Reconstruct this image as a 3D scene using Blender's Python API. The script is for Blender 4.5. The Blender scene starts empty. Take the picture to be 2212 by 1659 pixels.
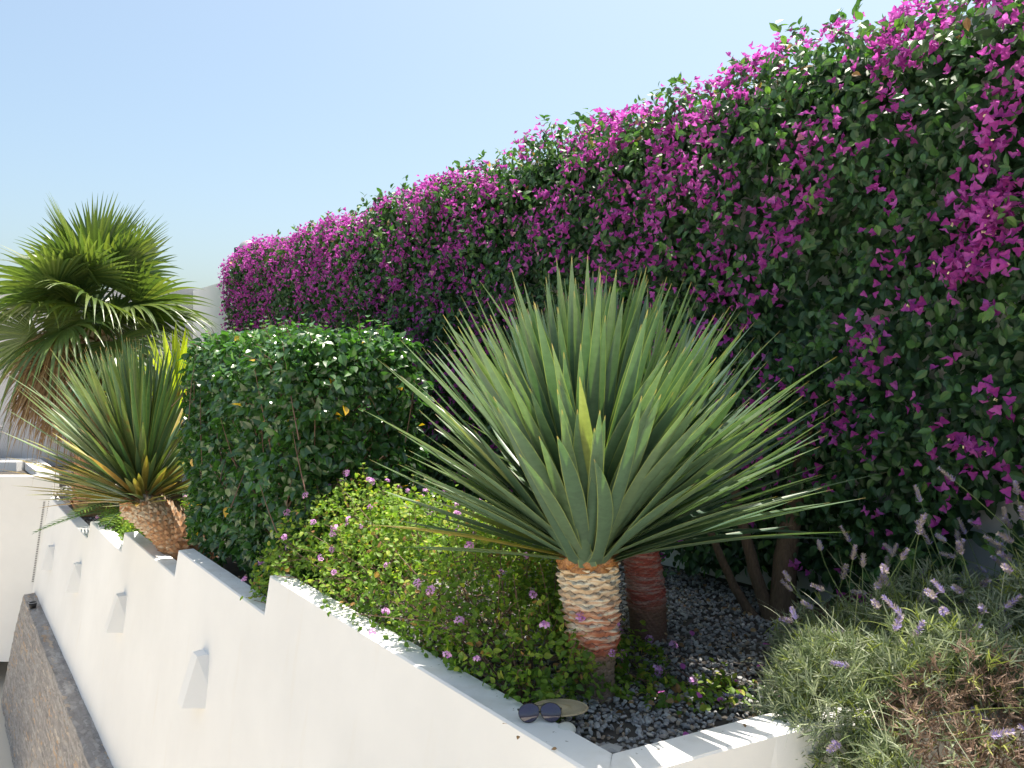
import bpy, math, random
import numpy as np
from mathutils import Vector, Matrix
R_ = math.radians
rng = np.random.default_rng(7)
random.seed(7)
scn = bpy.context.scene
COL = scn.collection

# ------------------------------------------------------------------ camera, sky, sun, exposure
cam_d = bpy.data.cameras.new("camera")
cam = bpy.data.objects.new("camera", cam_d); COL.objects.link(cam)
cam.location = (0, 0, 1.6); cam.rotation_euler = (R_(90), 0, 0)
cam_d.sensor_width = 36; cam_d.lens = 36 * 1700 / 2212
cam_d.shift_y = -29.5 / 2212
cam_d.clip_start = 0.05; cam_d.clip_end = 2000
scn.camera = cam

SUN = Vector((0.194, 0.208, 1.0)).normalized()          # direction towards the sun
sun_el = math.asin(SUN.z); sun_az = math.atan2(SUN.x, SUN.y)
world = bpy.data.worlds.new("World"); scn.world = world; world.use_nodes = True
wn = world.node_tree
bg = wn.nodes["Background"]
sky = wn.nodes.new("ShaderNodeTexSky"); sky.sky_type = 'NISHITA'; sky.sun_disc = False
sky.sun_elevation = sun_el; sky.sun_rotation = sun_az
sky.air_density = 1.0; sky.dust_density = 4.0; sky.ozone_density = 1.2; sky.altitude = 20
tn = wn.nodes.new("ShaderNodeMix"); tn.data_type = 'RGBA'; tn.blend_type = 'MULTIPLY'; tn.inputs[0].default_value = 1.0
wn.links.new(sky.outputs[0], tn.inputs[6]); tn.inputs[7].default_value = (0.99, 1.035, 0.96, 1); wn.links.new(tn.outputs[2], bg.inputs[0]); bg.inputs[1].default_value = 0.122
sl = bpy.data.lights.new("sun", 'SUN'); sl.energy = 5.0; sl.angle = R_(0.53); sl.color = (1.0, 0.93, 0.82)
so = bpy.data.objects.new("sun", sl); COL.objects.link(so)
so.rotation_euler = SUN.to_track_quat('Z', 'Y').to_euler(); so.location = (0, 5, 12)
scn.view_settings.view_transform = 'Standard'; scn.view_settings.look = 'None'
scn.view_settings.gamma = 1.0; scn.view_settings.exposure = 0.96
scn.cycles.max_bounces = 10; scn.cycles.diffuse_bounces = 5; scn.cycles.transmission_bounces = 6
scn.cycles.sample_clamp_indirect = 6

# ------------------------------------------------------------------ frames of reference
W = np.array([-0.6, 0.8, 0.0]); P = np.array([0.8, 0.6, 0.0]); Z = np.array([0, 0, 1.0])
def spz(s, p, z):
    "garden frame: s runs along the stepped wall away from the terrace, p across it into the planter"
    s = np.asarray(s, float); p = np.asarray(p, float); z = np.asarray(z, float)
    s, p, z = np.broadcast_arrays(s, p, z)
    return np.stack([-0.6*s + 0.8*p, 0.8*s + 0.6*p, z], -1)
def smooth_noise(a, b, seed=0, sc=1.0):
    r = np.random.default_rng(seed); out = np.zeros(np.broadcast(a, b).shape)
    for k in range(7):
        th = r.uniform(0, 6.283); f = sc*(1.0 + 0.75*k); ph = r.uniform(0, 6.283)
        out = out + np.sin(f*(a*math.cos(th) + b*math.sin(th)) + ph)/(1+0.5*k)
    return out/3.0
def unit(v): return v/np.maximum(np.linalg.norm(v, axis=-1, keepdims=True), 1e-9)

# ------------------------------------------------------------------ materials
def base_mat(name):
    m = bpy.data.materials.new(name); m.use_nodes = True
    return m, m.node_tree.nodes, m.node_tree.links, m.node_tree.nodes["Principled BSDF"]
def ramp(nodes, stops):
    n = nodes.new("ShaderNodeValToRGB"); cr = n.color_ramp
    while len(cr.elements) < len(stops): cr.elements.new(0.5)
    for e, (p, c) in zip(cr.elements, stops): e.position = p; e.color = (*c, 1)
    return n
def attr(nodes, name):
    a = nodes.new("ShaderNodeAttribute"); a.attribute_name = name; return a
def mixc(nodes, links, fac, a, b, mode='MIX'):
    m = nodes.new("ShaderNodeMix"); m.data_type = 'RGBA'; m.blend_type = mode
    for i, v in ((0, fac), (6, a), (7, b)):
        if hasattr(v, 'is_output'): links.new(v, m.inputs[i])
        elif isinstance(v, (int, float)): m.inputs[i].default_value = v
        else: m.inputs[i].default_value = (*v, 1)
    return m.outputs[2]
def math_n(nodes, links, op, a, b=None):
    m = nodes.new("ShaderNodeMath"); m.operation = op
    for i, v in ((0, a), (1, b)):
        if v is None: continue
        if hasattr(v, 'is_output'): links.new(v, m.inputs[i])
        else: m.inputs[i].default_value = v
    return m.outputs[0]
def noise(nodes, links, scale, detail=4, vec=None, rough=0.55):
    n = nodes.new("ShaderNodeTexNoise"); n.inputs['Scale'].default_value = scale
    n.inputs['Detail'].default_value = detail; n.inputs['Roughness'].default_value = rough
    if vec is not None: links.new(vec, n.inputs['Vector'])
    return n
def bump(nodes, links, h, strength, dist, bsdf):
    b = nodes.new("ShaderNodeBump"); b.inputs['Strength'].default_value = strength
    b.inputs['Distance'].default_value = dist; links.new(h, b.inputs['Height'])
    links.new(b.outputs[0], bsdf.inputs['Normal'])
def leaf_mat(name, stops, rough=0.42, trans=0.35, gain=(1.6, 1.9, 0.7), edge=None, tip=None, streak=0.0, spec=0.5, blotch=None):
    m, N, L, B = base_mat(name)
    r = ramp(N, stops); L.new(attr(N, 'rnd').outputs['Fac'], r.inputs[0]); c = r.outputs[0]
    n = noise(N, L, 60, 3)
    c = mixc(N, L, 0.35, c, n.outputs['Fac'], 'OVERLAY')
    if blotch:
        n2 = noise(N, L, 9, 4); f = ramp(N, [(0.60, (0, 0, 0)), (0.70, (1, 1, 1))]); L.new(n2.outputs['Fac'], f.inputs[0])
        lo = ramp(N, [(0.25, (1, 1, 1)), (0.4, (0, 0, 0))]); L.new(attr(N, 'rnd').outputs['Fac'], lo.inputs[0])
        c = mixc(N, L, math_n(N, L, 'MULTIPLY', f.outputs[0], lo.outputs[0]), c, blotch)
    if edge:
        f = ramp(N, [(0.88, (0, 0, 0)), (0.97, (1, 1, 1))]); L.new(attr(N, 'e').outputs['Fac'], f.inputs[0])
        c = mixc(N, L, f.outputs[0], c, edge)
    if tip:
        f = ramp(N, [(0.965, (0, 0, 0)), (0.995, (1, 1, 1))]); L.new(attr(N, 't').outputs['Fac'], f.inputs[0])
        c = mixc(N, L, f.outputs[0], c, tip)
    L.new(c, B.inputs['Base Color']); B.inputs['Roughness'].default_value = rough
    B.inputs['Specular IOR Level'].default_value = spec
    t = N.new("ShaderNodeBsdfTranslucent"); L.new(mixc(N, L, 1.0, c, gain, 'MULTIPLY'), t.inputs[0])
    mx = N.new("ShaderNodeMixShader"); mx.inputs[0].default_value = trans
    L.new(B.outputs[0], mx.inputs[1]); L.new(t.outputs[0], mx.inputs[2])
    L.new(mx.outputs[0], N["Material Output"].inputs[0])
    return m
def plain(name, c, rough=0.6, metal=0.0, spec=0.5, ns=0, nb=0.2, var=0.0):
    m, N, L, B = base_mat(name)
    B.inputs['Base Color'].default_value = (*c, 1); B.inputs['Roughness'].default_value = rough
    B.inputs['Metallic'].default_value = metal; B.inputs['Specular IOR Level'].default_value = spec
    if ns:
        n = noise(N, L, ns, 5); bump(N, L, n.outputs['Fac'], nb, 0.01, B)
        if var:
            L.new(mixc(N, L, var, c, n.outputs['Fac'], 'OVERLAY'), B.inputs['Base Color'])
    return m

def plaster(name, c, dirt=0.25, specks=False):
    m, N, L, B = base_mat(name)
    tc = N.new("ShaderNodeTexCoord")
    n1 = noise(N, L, 1.1, 5, tc.outputs['Object'], 0.6); n2 = noise(N, L, 90, 3, tc.outputs['Object'])
    r = ramp(N, [(0.35, tuple(x*0.93 for x in c)), (0.65, c)]); L.new(n1.outputs['Fac'], r.inputs[0])
    col = r.outputs[0]
    # faint rain marks running down
    mp = N.new("ShaderNodeMapping"); mp.inputs['Scale'].default_value = (7, 7, 0.8); L.new(tc.outputs['Object'], mp.inputs[0])
    n3 = noise(N, L, 1.0, 4, mp.outputs[0]); f = ramp(N, [(0.62, (0, 0, 0)), (0.8, (1, 1, 1))]); L.new(n3.outputs['Fac'], f.inputs[0])
    col = mixc(N, L, math_n(N, L, 'MULTIPLY', f.outputs[0], dirt), col, (c[0]*0.86, c[1]*0.8, c[2]*0.7))
    if specks:
        n4 = noise(N, L, 55, 2, tc.outputs['Object']); f2 = ramp(N, [(0.70, (0, 0, 0)), (0.74, (1, 1, 1))]); L.new(n4.outputs['Fac'], f2.inputs[0])
        g = N.new("ShaderNodeNewGeometry"); sp = N.new("ShaderNodeSeparateXYZ"); L.new(g.outputs['Normal'], sp.inputs[0])
        up = ramp(N, [(0.8, (0, 0, 0)), (0.95, (1, 1, 1))]); L.new(sp.outputs['Z'], up.inputs[0])
        ff = math_n(N, L, 'MULTIPLY', f2.outputs[0], up.outputs[0])
        col = mixc(N, L, math_n(N, L, 'MULTIPLY', ff, 0.75), col, (0.16, 0.13, 0.10))
        n5 = noise(N, L, 7, 4, tc.outputs['Object']); f5 = ramp(N, [(0.5, (0, 0, 0)), (0.75, (1, 1, 1))]); L.new(n5.outputs['Fac'], f5.inputs[0])
        fg = math_n(N, L, 'MULTIPLY', math_n(N, L, 'MULTIPLY', f5.outputs[0], up.outputs[0]), 0.45)
        col = mixc(N, L, fg, col, (0.52, 0.48, 0.40))
    L.new(col, B.inputs['Base Color']); B.inputs['Roughness'].default_value = 0.85
    B.inputs['Specular IOR Level'].default_value = 0.25
    h = mixc(N, L, 0.35, n1.outputs['Fac'], n2.outputs['Fac'])
    bump(N, L, h, 0.25, 0.004, B)
    return m

M = {}
M['wall'] = plaster('white_plaster', (0.83, 0.82, 0.80), 0.3, True)
M['wall2'] = plaster('white_plaster_far', (0.80, 0.80, 0.80), 0.2)
M['wall3'] = plaster('shaded_white_plaster', (0.56, 0.55, 0.56), 0.2)  # boundary wall behind the palm: its shade is put into a greyer base colour
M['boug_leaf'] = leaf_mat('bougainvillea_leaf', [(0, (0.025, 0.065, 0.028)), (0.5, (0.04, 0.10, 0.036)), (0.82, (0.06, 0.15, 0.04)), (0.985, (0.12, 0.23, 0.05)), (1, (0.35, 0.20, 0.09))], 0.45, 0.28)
M['bract'] = leaf_mat('bougainvillea_bract', [(0, (0.31, 0.035, 0.24)), (0.5, (0.45, 0.07, 0.38)), (0.9, (0.60, 0.16, 0.54)), (1, (0.70, 0.32, 0.46))], 0.6, 0.45, (1.35, 1.5, 1.4), spec=0.2)
M['floret'] = plain('cream_floret', (0.85, 0.78, 0.42), 0.6)
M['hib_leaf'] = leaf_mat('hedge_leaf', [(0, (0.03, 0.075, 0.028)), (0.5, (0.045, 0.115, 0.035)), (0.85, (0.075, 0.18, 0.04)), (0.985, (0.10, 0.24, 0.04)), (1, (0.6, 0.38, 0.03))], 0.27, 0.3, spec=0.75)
M['lan_leaf'] = leaf_mat('lantana_leaf', [(0, (0.07, 0.14, 0.03)), (0.5, (0.13, 0.22, 0.035)), (0.84, (0.20, 0.30, 0.045)), (0.97, (0.38, 0.40, 0.06)), (1, (0.34, 0.19, 0.08))], 0.5, 0.38, spec=0.3)
M['lan_fl'] = leaf_mat('lantana_petal', [(0, (0.55, 0.22, 0.58)), (1, (0.80, 0.50, 0.80))], 0.6, 0.3, (1.2, 1.2, 1.2), spec=0.2)
M['drag_leaf'] = leaf_mat('dragon_leaf', [(0, (0.34, 0.26, 0.06)), (0.12, (0.22, 0.25, 0.08)), (0.3, (0.118, 0.178, 0.098)), (0.6, (0.096, 0.160, 0.100)), (1, (0.072, 0.132, 0.090))], 0.36, 0.16, (1.6, 1.9, 0.5), edge=(0.25, 0.30, 0.10), tip=(0.34, 0.26, 0.11), spec=0.55)
M['drag_leaf2'] = leaf_mat('dragon_leaf_left', [(0, (0.42, 0.24, 0.07)), (0.15, (0.30, 0.26, 0.06)), (0.3, (0.13, 0.18, 0.06)), (0.6, (0.085, 0.15, 0.07)), (1, (0.06, 0.12, 0.065))], 0.38, 0.15, (1.6, 1.9, 0.5), edge=(0.30, 0.30, 0.09), tip=(0.40, 0.22, 0.09), spec=0.5, blotch=(0.26, 0.09, 0.035))
M['yellow_leaf'] = leaf_mat('yellow_green_leaf', [(0, (0.20, 0.30, 0.03)), (1, (0.30, 0.38, 0.03))], 0.4, 0.5, (1.7, 1.6, 0.5))
M['palm_leaf'] = leaf_mat('palm_leaf', [(0, (0.065, 0.115, 0.035)), (0.6, (0.095, 0.15, 0.04)), (1, (0.14, 0.19, 0.05))], 0.35, 0.33, (1.6, 1.6, 0.6), tip=None, spec=0.6)
M['palm_dry'] = leaf_mat('palm_dry_leaf', [(0, (0.20, 0.12, 0.06)), (0.6, (0.32, 0.21, 0.11)), (1, (0.42, 0.32, 0.18))], 0.7, 0.2, (1.2, 1.1, 0.9), spec=0.2)
M['cyc_leaf'] = leaf_mat('cycad_leaf', [(0, (0.025, 0.06, 0.02)), (0.6, (0.05, 0.10, 0.025)), (1, (0.13, 0.18, 0.03))], 0.35, 0.2)
M['lav_leaf'] = leaf_mat('lavender_leaf', [(0, (0.12, 0.17, 0.08)), (0.35, (0.22, 0.27, 0.16)), (0.8, (0.42, 0.45, 0.33)), (1, (0.28, 0.33, 0.08))], 0.6, 0.25, (1.2, 1.3, 0.8), spec=0.3)
M['lav_dry'] = leaf_mat('lavender_dry', [(0, (0.15, 0.10, 0.07)), (0.6, (0.30, 0.21, 0.16)), (0.85, (0.44, 0.34, 0.26)), (1, (0.34, 0.36, 0.10))], 0.75, 0.15, (1.1, 1.1, 1), spec=0.2)
M['lav_spike'] = leaf_mat('lavender_spike', [(0, (0.16, 0.22, 0.08)), (0.3, (0.16, 0.22, 0.08)), (0.34, (0.36, 0.31, 0.28)), (0.7, (0.50, 0.44, 0.40)), (0.75, (0.32, 0.26, 0.50)), (1, (0.44, 0.37, 0.66))], 0.65, 0.2, (1.1, 1.1, 1.1), spec=0.2)
M['twig'] = plain('twig_bark', (0.16, 0.095, 0.065), 0.8, ns=40, nb=0.5, var=0.6)
M['trunk_b'] = plain('vine_bark', (0.13, 0.085, 0.055), 0.85, ns=25, nb=0.9, var=0.7)
M['stem'] = plain('green_stem', (0.13, 0.17, 0.05), 0.6)
M['soil'] = plain('dark_soil', (0.07, 0.062, 0.055), 0.95, ns=45, nb=1.0, var=0.8)
M['black'] = plain('black_metal', (0.015, 0.015, 0.017), 0.4, 0.3, ns=30, nb=0.05)
M['greymetal'] = plain('grey_metal', (0.30, 0.30, 0.31), 0.5, 0.2, ns=30, nb=0.05)
M['paving'] = plain('pale_paving', (0.60, 0.54, 0.45), 0.8, ns=6, nb=0.2, var=0.3)
M['terrace'] = plain('terrace_paving', (0.60, 0.55, 0.46), 0.8, ns=6, nb=0.2, var=0.3)
M['straw'] = plain('straw', (0.52, 0.42, 0.26), 0.75, ns=200, nb=0.4, var=0.3)
M['dash'] = plain('joint_hole', (0.16, 0.15, 0.14), 0.8, ns=50, nb=0.1)
M['pale'] = plain('pale_shell', (0.62, 0.62, 0.56), 0.5, ns=60, nb=0.2)

def gravel_mat():
    m, N, L, B = base_mat('gravel_stone')
    r = ramp(N, [(0, (0.17, 0.17, 0.17)), (0.45, (0.30, 0.30, 0.305)), (0.75, (0.42, 0.42, 0.415)), (0.88, (0.24, 0.18, 0.13)), (0.96, (0.36, 0.30, 0.23)), (1, (0.5, 0.49, 0.47))])
    L.new(attr(N, 'rnd').outputs['Fac'], r.inputs[0])
    n = noise(N, L, 120, 4); L.new(mixc(N, L, 0.5, r.outputs[0], n.outputs['Fac'], 'OVERLAY'), B.inputs['Base Color'])
    B.inputs['Roughness'].default_value = 0.7; bump(N, L, n.outputs['Fac'], 0.3, 0.003, B)
    return m
M['gravel'] = gravel_mat()
def slate_mat():
    m, N, L, B = base_mat('slate_cladding')
    tc = N.new("ShaderNodeTexCoord")
    mp = N.new("ShaderNodeMapping"); mp.inputs['Rotation'].default_value = (0, 0, -math.atan2(0.8, -0.6)); L.new(tc.outputs['Object'], mp.inputs[0])
    mp2 = N.new("ShaderNodeMapping"); mp2.inputs['Scale'].default_value = (4.5, 30, 42); L.new(mp.outputs[0], mp2.inputs[0])
    wob = noise(N, L, 9.0, 5, mp.outputs[0]); va = N.new("ShaderNodeVectorMath"); va.operation = 'ADD'
    L.new(mp2.outputs[0], va.inputs[0]); ws = N.new("ShaderNodeVectorMath"); ws.operation = 'SCALE'; ws.inputs['Scale'].default_value = 3.2; L.new(wob.outputs['Color'], ws.inputs[0]); L.new(ws.outputs[0], va.inputs[1])
    v = N.new("ShaderNodeTexVoronoi"); v.inputs['Scale'].default_value = 1.0; L.new(va.outputs[0], v.inputs['Vector'])
    ve = N.new("ShaderNodeTexVoronoi"); ve.feature = 'DISTANCE_TO_EDGE'; ve.inputs['Scale'].default_value = 1.0; L.new(va.outputs[0], ve.inputs['Vector'])
    sep = N.new("ShaderNodeSeparateColor"); L.new(v.outputs['Color'], sep.inputs[0])
    r = ramp(N, [(0, (0.24, 0.22, 0.21)), (0.4, (0.31, 0.285, 0.27)), (0.88, (0.38, 0.355, 0.335)), (0.94, (0.44, 0.30, 0.19)), (1, (0.50, 0.45, 0.39))])
    L.new(sep.outputs[0], r.inputs[0])
    er = ramp(N, [(0, (0.78, 0.77, 0.75)), (0.10, (1, 1, 1))]); L.new(ve.outputs[0], er.inputs[0])
    c = mixc(N, L, 0.75, r.outputs[0], er.outputs[0], 'MULTIPLY')
    n = noise(N, L, 30, 5); c = mixc(N, L, 0.5, c, n.outputs['Fac'], 'OVERLAY')
    L.new(c, B.inputs['Base Color']); B.inputs['Roughness'].default_value = 0.8
    h = math_n(N, L, 'ADD', math_n(N, L, 'MULTIPLY', sep.outputs[1], 0.8), math_n(N, L, 'MULTIPLY', er.outputs[0], 0.5))
    h = math_n(N, L, 'ADD', h, math_n(N, L, 'MULTIPLY', n.outputs['Fac'], 0.5))
    bump(N, L, h, 0.9, 0.02, B)
    return m
M['slate'] = slate_mat()
def ring_mat(name, stops, light, dark=(0.05, 0.025, 0.015), lw=0.55):
    "ringed dragon-tree trunk: colour by height t, dark crevices where two leaf scars meet"
    m, N, L, B = base_mat(name)
    r = ramp(N, stops); L.new(attr(N, 't').outputs['Fac'], r.inputs[0])
    tc = N.new("ShaderNodeTexCoord"); mp = N.new("ShaderNodeMapping"); mp.inputs['Scale'].default_value = (10, 10, 75)
    L.new(tc.outputs['Object'], mp.inputs[0]); n = noise(N, L, 1.0, 4, mp.outputs[0])
    f = ramp(N, [(0.46, (0, 0, 0)), (0.60, (1, 1, 1))]); L.new(n.outputs['Fac'], f.inputs[0])
    hi = ramp(N, [(0.34, (0, 0, 0)), (0.5, (1, 1, 1))]); L.new(attr(N, 't').outputs['Fac'], hi.inputs[0])
    fm = math_n(N, L, 'MULTIPLY', math_n(N, L, 'MULTIPLY', f.outputs[0], hi.outputs[0]), lw)
    c = mixc(N, L, fm, r.outputs[0], light)
    er = ramp(N, [(0.0, (1, 1, 1)), (0.26, (0, 0, 0)), (0.93, (0, 0, 0)), (1, (0.8, 0.8, 0.8))]); L.new(attr(N, 'e').outputs['Fac'], er.inputs[0])
    c = mixc(N, L, er.outputs[0], c, dark)
    n2 = noise(N, L, 90, 4); c = mixc(N, L, 0.4, c, n2.outputs['Fac'], 'OVERLAY')
    L.new(c, B.inputs['Base Color']); B.inputs['Roughness'].default_value = 0.65
    bump(N, L, n2.outputs['Fac'], 0.5, 0.004, B)
    return m
M['trunk_main'] = ring_mat('ringed_trunk', [(0, (0.17, 0.115, 0.085)), (0.32, (0.27, 0.19, 0.135)), (0.40, (0.46, 0.12, 0.06)), (0.62, (0.62, 0.27, 0.15)), (0.8, (0.66, 0.48, 0.32)), (1, (0.64, 0.44, 0.24))], (0.80, 0.74, 0.60), lw=0.95)
M['trunk_back'] = ring_mat('ringed_trunk_back', [(0, (0.14, 0.08, 0.06)), (0.35, (0.22, 0.12, 0.08)), (0.5, (0.36, 0.08, 0.06)), (1, (0.45, 0.11, 0.08))], (0.50, 0.42, 0.38), lw=0.6)
def scale_mat():
    m, N, L, B = base_mat('trunk_scale')
    r = ramp(N, [(0, (0.30, 0.15, 0.07)), (0.35, (0.42, 0.22, 0.10)), (0.6, (0.45, 0.33, 0.22)), (0.85, (0.62, 0.54, 0.42)), (1, (0.70, 0.63, 0.50))])
    n = noise(N, L, 26, 4)
    mx = math_n(N, L, 'ADD', math_n(N, L, 'MULTIPLY', attr(N, 'rnd').outputs['Fac'], 0.75), math_n(N, L, 'MULTIPLY', math_n(N, L, 'SUBTRACT', n.outputs['Fac'], 0.5), 1.4))
    L.new(mx, r.inputs[0])
    er = ramp(N, [(0.78, (0, 0, 0)), (1.0, (1, 1, 1))]); L.new(attr(N, 't').outputs['Fac'], er.inputs[0])
    L.new(mixc(N, L, er.outputs[0], r.outputs[0], (0.16, 0.06, 0.03)), B.inputs['Base Color'])
    B.inputs['Roughness'].default_value = 0.75; bump(N, L, n.outputs['Fac'], 0.4, 0.006, B)
    return m
M['scales'] = scale_mat()
def collar_mat():
    m, N, L, B = base_mat('leaf_collar')
    n = noise(N, L, 30, 4); r = ramp(N, [(0.35, (0.20, 0.08, 0.025)), (0.6, (0.42, 0.19, 0.06)), (0.8, (0.45, 0.30, 0.10))]); L.new(n.outputs['Fac'], r.inputs[0])
    er = ramp(N, [(0.0, (1, 1, 1)), (0.12, (0, 0, 0))]); L.new(attr(N, 'e').outputs['Fac'], er.inputs[0])
    L.new(mixc(N, L, er.outputs[0], r.outputs[0], (0.08, 0.03, 0.015)), B.inputs['Base Color']); B.inputs['Roughness'].default_value = 0.5
    return m
M['collar'] = collar_mat()
def lens_mat():
    m, N, L, B = base_mat('tinted_lens')
    n = noise(N, L, 18, 2); r = ramp(N, [(0.4, (0.02, 0.02, 0.06)), (0.6, (0.035, 0.025, 0.055))]); L.new(n.outputs['Fac'], r.inputs[0])
    L.new(r.outputs[0], B.inputs['Base Color']); B.inputs['Roughness'].default_value = 0.06; B.inputs['Specular IOR Level'].default_value = 0.9
    return m
M['lens'] = lens_mat()

# ------------------------------------------------------------------ mesh helpers
class MB:
    "collects chunks of geometry and links them as ONE mesh object"
    def __init__(s): s.V = []; s.F = []; s.r = []; s.e = []; s.t = []; s.n = 0
    def add(s, V, F, rnd=0.5, e=0.0, t=0.0):
        V = np.asarray(V, float).reshape(-1, 3); F = np.asarray(F, int)
        if F.ndim == 2 and F.shape[1] == 3: F = np.hstack([F, -np.ones((len(F), 1), int)])
        F = np.where(F >= 0, F + s.n, -1); k = len(V)
        s.V.append(V); s.F.append(F); s.n += k
        for lst, a in ((s.r, rnd), (s.e, e), (s.t, t)): lst.append(np.broadcast_to(np.asarray(a, float), (k,)).copy())
        return s
    def box(s, lo, hi, M4=None, **kw):
        x0, y0, z0 = lo; x1, y1, z1 = hi
        V = np.array([[x0,y0,z0],[x1,y0,z0],[x1,y1,z0],[x0,y1,z0],[x0,y0,z1],[x1,y0,z1],[x1,y1,z1],[x0,y1,z1]], float)
        if M4 is not None: V = V @ M4.T
        return s.add(V, [[0,3,2,1],[4,5,6,7],[0,1,5,4],[1,2,6,5],[2,3,7,6],[3,0,4,7]], **kw)
    def mesh(s, name, mat, smooth=False):
        V = np.concatenate(s.V); F = np.concatenate(s.F)
        me = bpy.data.meshes.new(name)
        me.vertices.add(len(V)); me.vertices.foreach_set('co', V.ravel())
        mask = F >= 0; cnt = mask.sum(1); idx = F[mask]
        me.loops.add(len(idx)); me.loops.foreach_set('vertex_index', idx.astype(np.int32))
        me.polygons.add(len(F)); st = np.concatenate([[0], np.cumsum(cnt)[:-1]])
        me.polygons.foreach_set('loop_start', st.astype(np.int32))
        me.polygons.foreach_set('use_smooth', np.full(len(F), bool(smooth)))
        for nm, a in (('rnd', s.r), ('e', s.e), ('t', s.t)):
            at = me.attributes.new(nm, 'FLOAT', 'POINT'); at.data.foreach_set('value', np.concatenate(a).astype(np.float32))
        me.update(calc_edges=True); me.materials.append(mat)
        return me
    def build(s, name, mat, parent=None, smooth=False):
        return link(name, s.mesh(name, mat, smooth), parent)
def link(name, me, parent=None, mat4=None):
    o = bpy.data.objects.new(name, me); COL.objects.link(o)
    if mat4 is not None: o.matrix_basis = mat4
    if parent is not None:
        o.parent = parent; o.matrix_parent_inverse = PINV.get(parent.name, Matrix())
    return o
PINV = {}
def tag(o, label=None, cat=None, group=None, kind=None):
    if label: o['label'] = label
    if cat: o['category'] = cat
    if group: o['group'] = group
    if kind: o['kind'] = kind
    return o
def thing(name, loc, label, cat, group=None):
    o = bpy.data.objects.new(name, None); COL.objects.link(o); o.location = Vector([float(x) for x in loc])
    o.empty_display_size = 0.1
    PINV[o.name] = Matrix.Translation(-o.location)
    return tag(o, label, cat, group)
def frames(d, n):
    y = unit(d); z = unit(n - (n*y).sum(-1, keepdims=True)*y); x = np.cross(y, z)
    return np.stack([x, y, z], -1)
def inst(mb, tmpl, T, R, S, rnd):
    tv, tf, te = tmpl; n = len(T); k = len(tv)
    V = T[:, None] + np.einsum('nij,kj->nki', R, tv)*np.reshape(S, (-1, 1, 1))
    tf = np.asarray(tf); F = np.where(tf[None] >= 0, tf[None] + (np.arange(n)*k)[:, None, None], -1).reshape(-1, 4)
    mb.add(V.reshape(-1, 3), F, np.repeat(rnd, k), np.tile(te, n), np.tile(tv[:, 1], n))
def leaf_tmpl(w=0.55, fold=0.12, droop=0.15, wide=0.35):
    ys = [0, wide*0.5, wide, 0.5+wide*0.4, 0.86, 1.0]; ws = [0.06, 0.72, 1.0, 0.82, 0.30, 0.0]
    V = []; E = []
    for y, ww in zip(ys, ws):
        z = -droop*y*y
        hw = ww*w/2
        V += [[-hw, y, z+fold*hw*2], [0, y, z], [hw, y, z+fold*hw*2]]; E += [1, 0, 1]
    F = []
    for i in range(4):
        a = i*3
        F += [[a, a+1, a+4, a+3], [a+1, a+2, a+5, a+4]]
    a = 12; F += [[a, a+1, a+4, -1], [a+1, a+2, a+4, -1]]
    V = V[:15] + [[0, 1.0, -droop]]; E = E[:15] + [0]
    F[-2] = [12, 13, 15, -1]; F[-1] = [13, 14, 15, -1]
    return np.array(V), np.array(F), np.array(E, float)
def simple_leaf(w=0.55, fold=0.12, droop=0.12):
    V = [[0, 0, 0], [-w/2, 0.35, fold*w], [w/2, 0.35, fold*w], [0, 0.4, 0], [-w*0.33, 0.72, fold*w*0.4-droop*.4], [w*0.33, 0.72, fold*w*0.4-droop*.4], [0, 0.75, -droop*.6], [0, 1, -droop]]
    F = [[0, 2, 3, -1], [0, 3, 1, -1], [3, 2, 5, 6], [1, 3, 6, 4], [6, 5, 7, -1], [4, 6, 7, -1]]
    return np.array(V, float), np.array(F), np.array([0, 1, 1, 0, 1, 1, 0, 0.5])
def tube(mb, pts, rad, n=6, rnd=0.5):
    pts = np.asarray(pts, float); rad = np.broadcast_to(rad, (len(pts),))
    t = unit(np.gradient(pts, axis=0)); ref = np.where(np.abs(t[:, 2:3]) > 0.9, np.array([[1.0, 0, 0]]), np.array([[0, 0, 1.0]]))
    a = unit(np.cross(t, ref)); b = np.cross(t, a)
    th = np.linspace(0, 2*math.pi, n, endpoint=False)
    V = pts[:, None] + rad[:, None, None]*(a[:, None]*np.cos(th)[None, :, None] + b[:, None]*np.sin(th)[None, :, None])
    F = []
    for i in range(len(pts)-1):
        for j in range(n): F.append([i*n+j, i*n+(j+1) % n, (i+1)*n+(j+1) % n, (i+1)*n+j])
    tt = np.repeat(np.linspace(0, 1, len(pts)), n)
    mb.add(V.reshape(-1, 3), F, rnd, 0, tt)
    k = len(pts)*n
    mb.add(np.vstack([V[-1], pts[-1:]]), [[j, (j+1) % n, n, -1] for j in range(n)], rnd, 0, 1)
    return mb
def curve(p0, p1, p2, n=8):
    t = np.linspace(0, 1, n)[:, None]
    return (1-t)**2*np.asarray(p0) + 2*t*(1-t)*np.asarray(p1) + t*t*np.asarray(p2)
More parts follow.
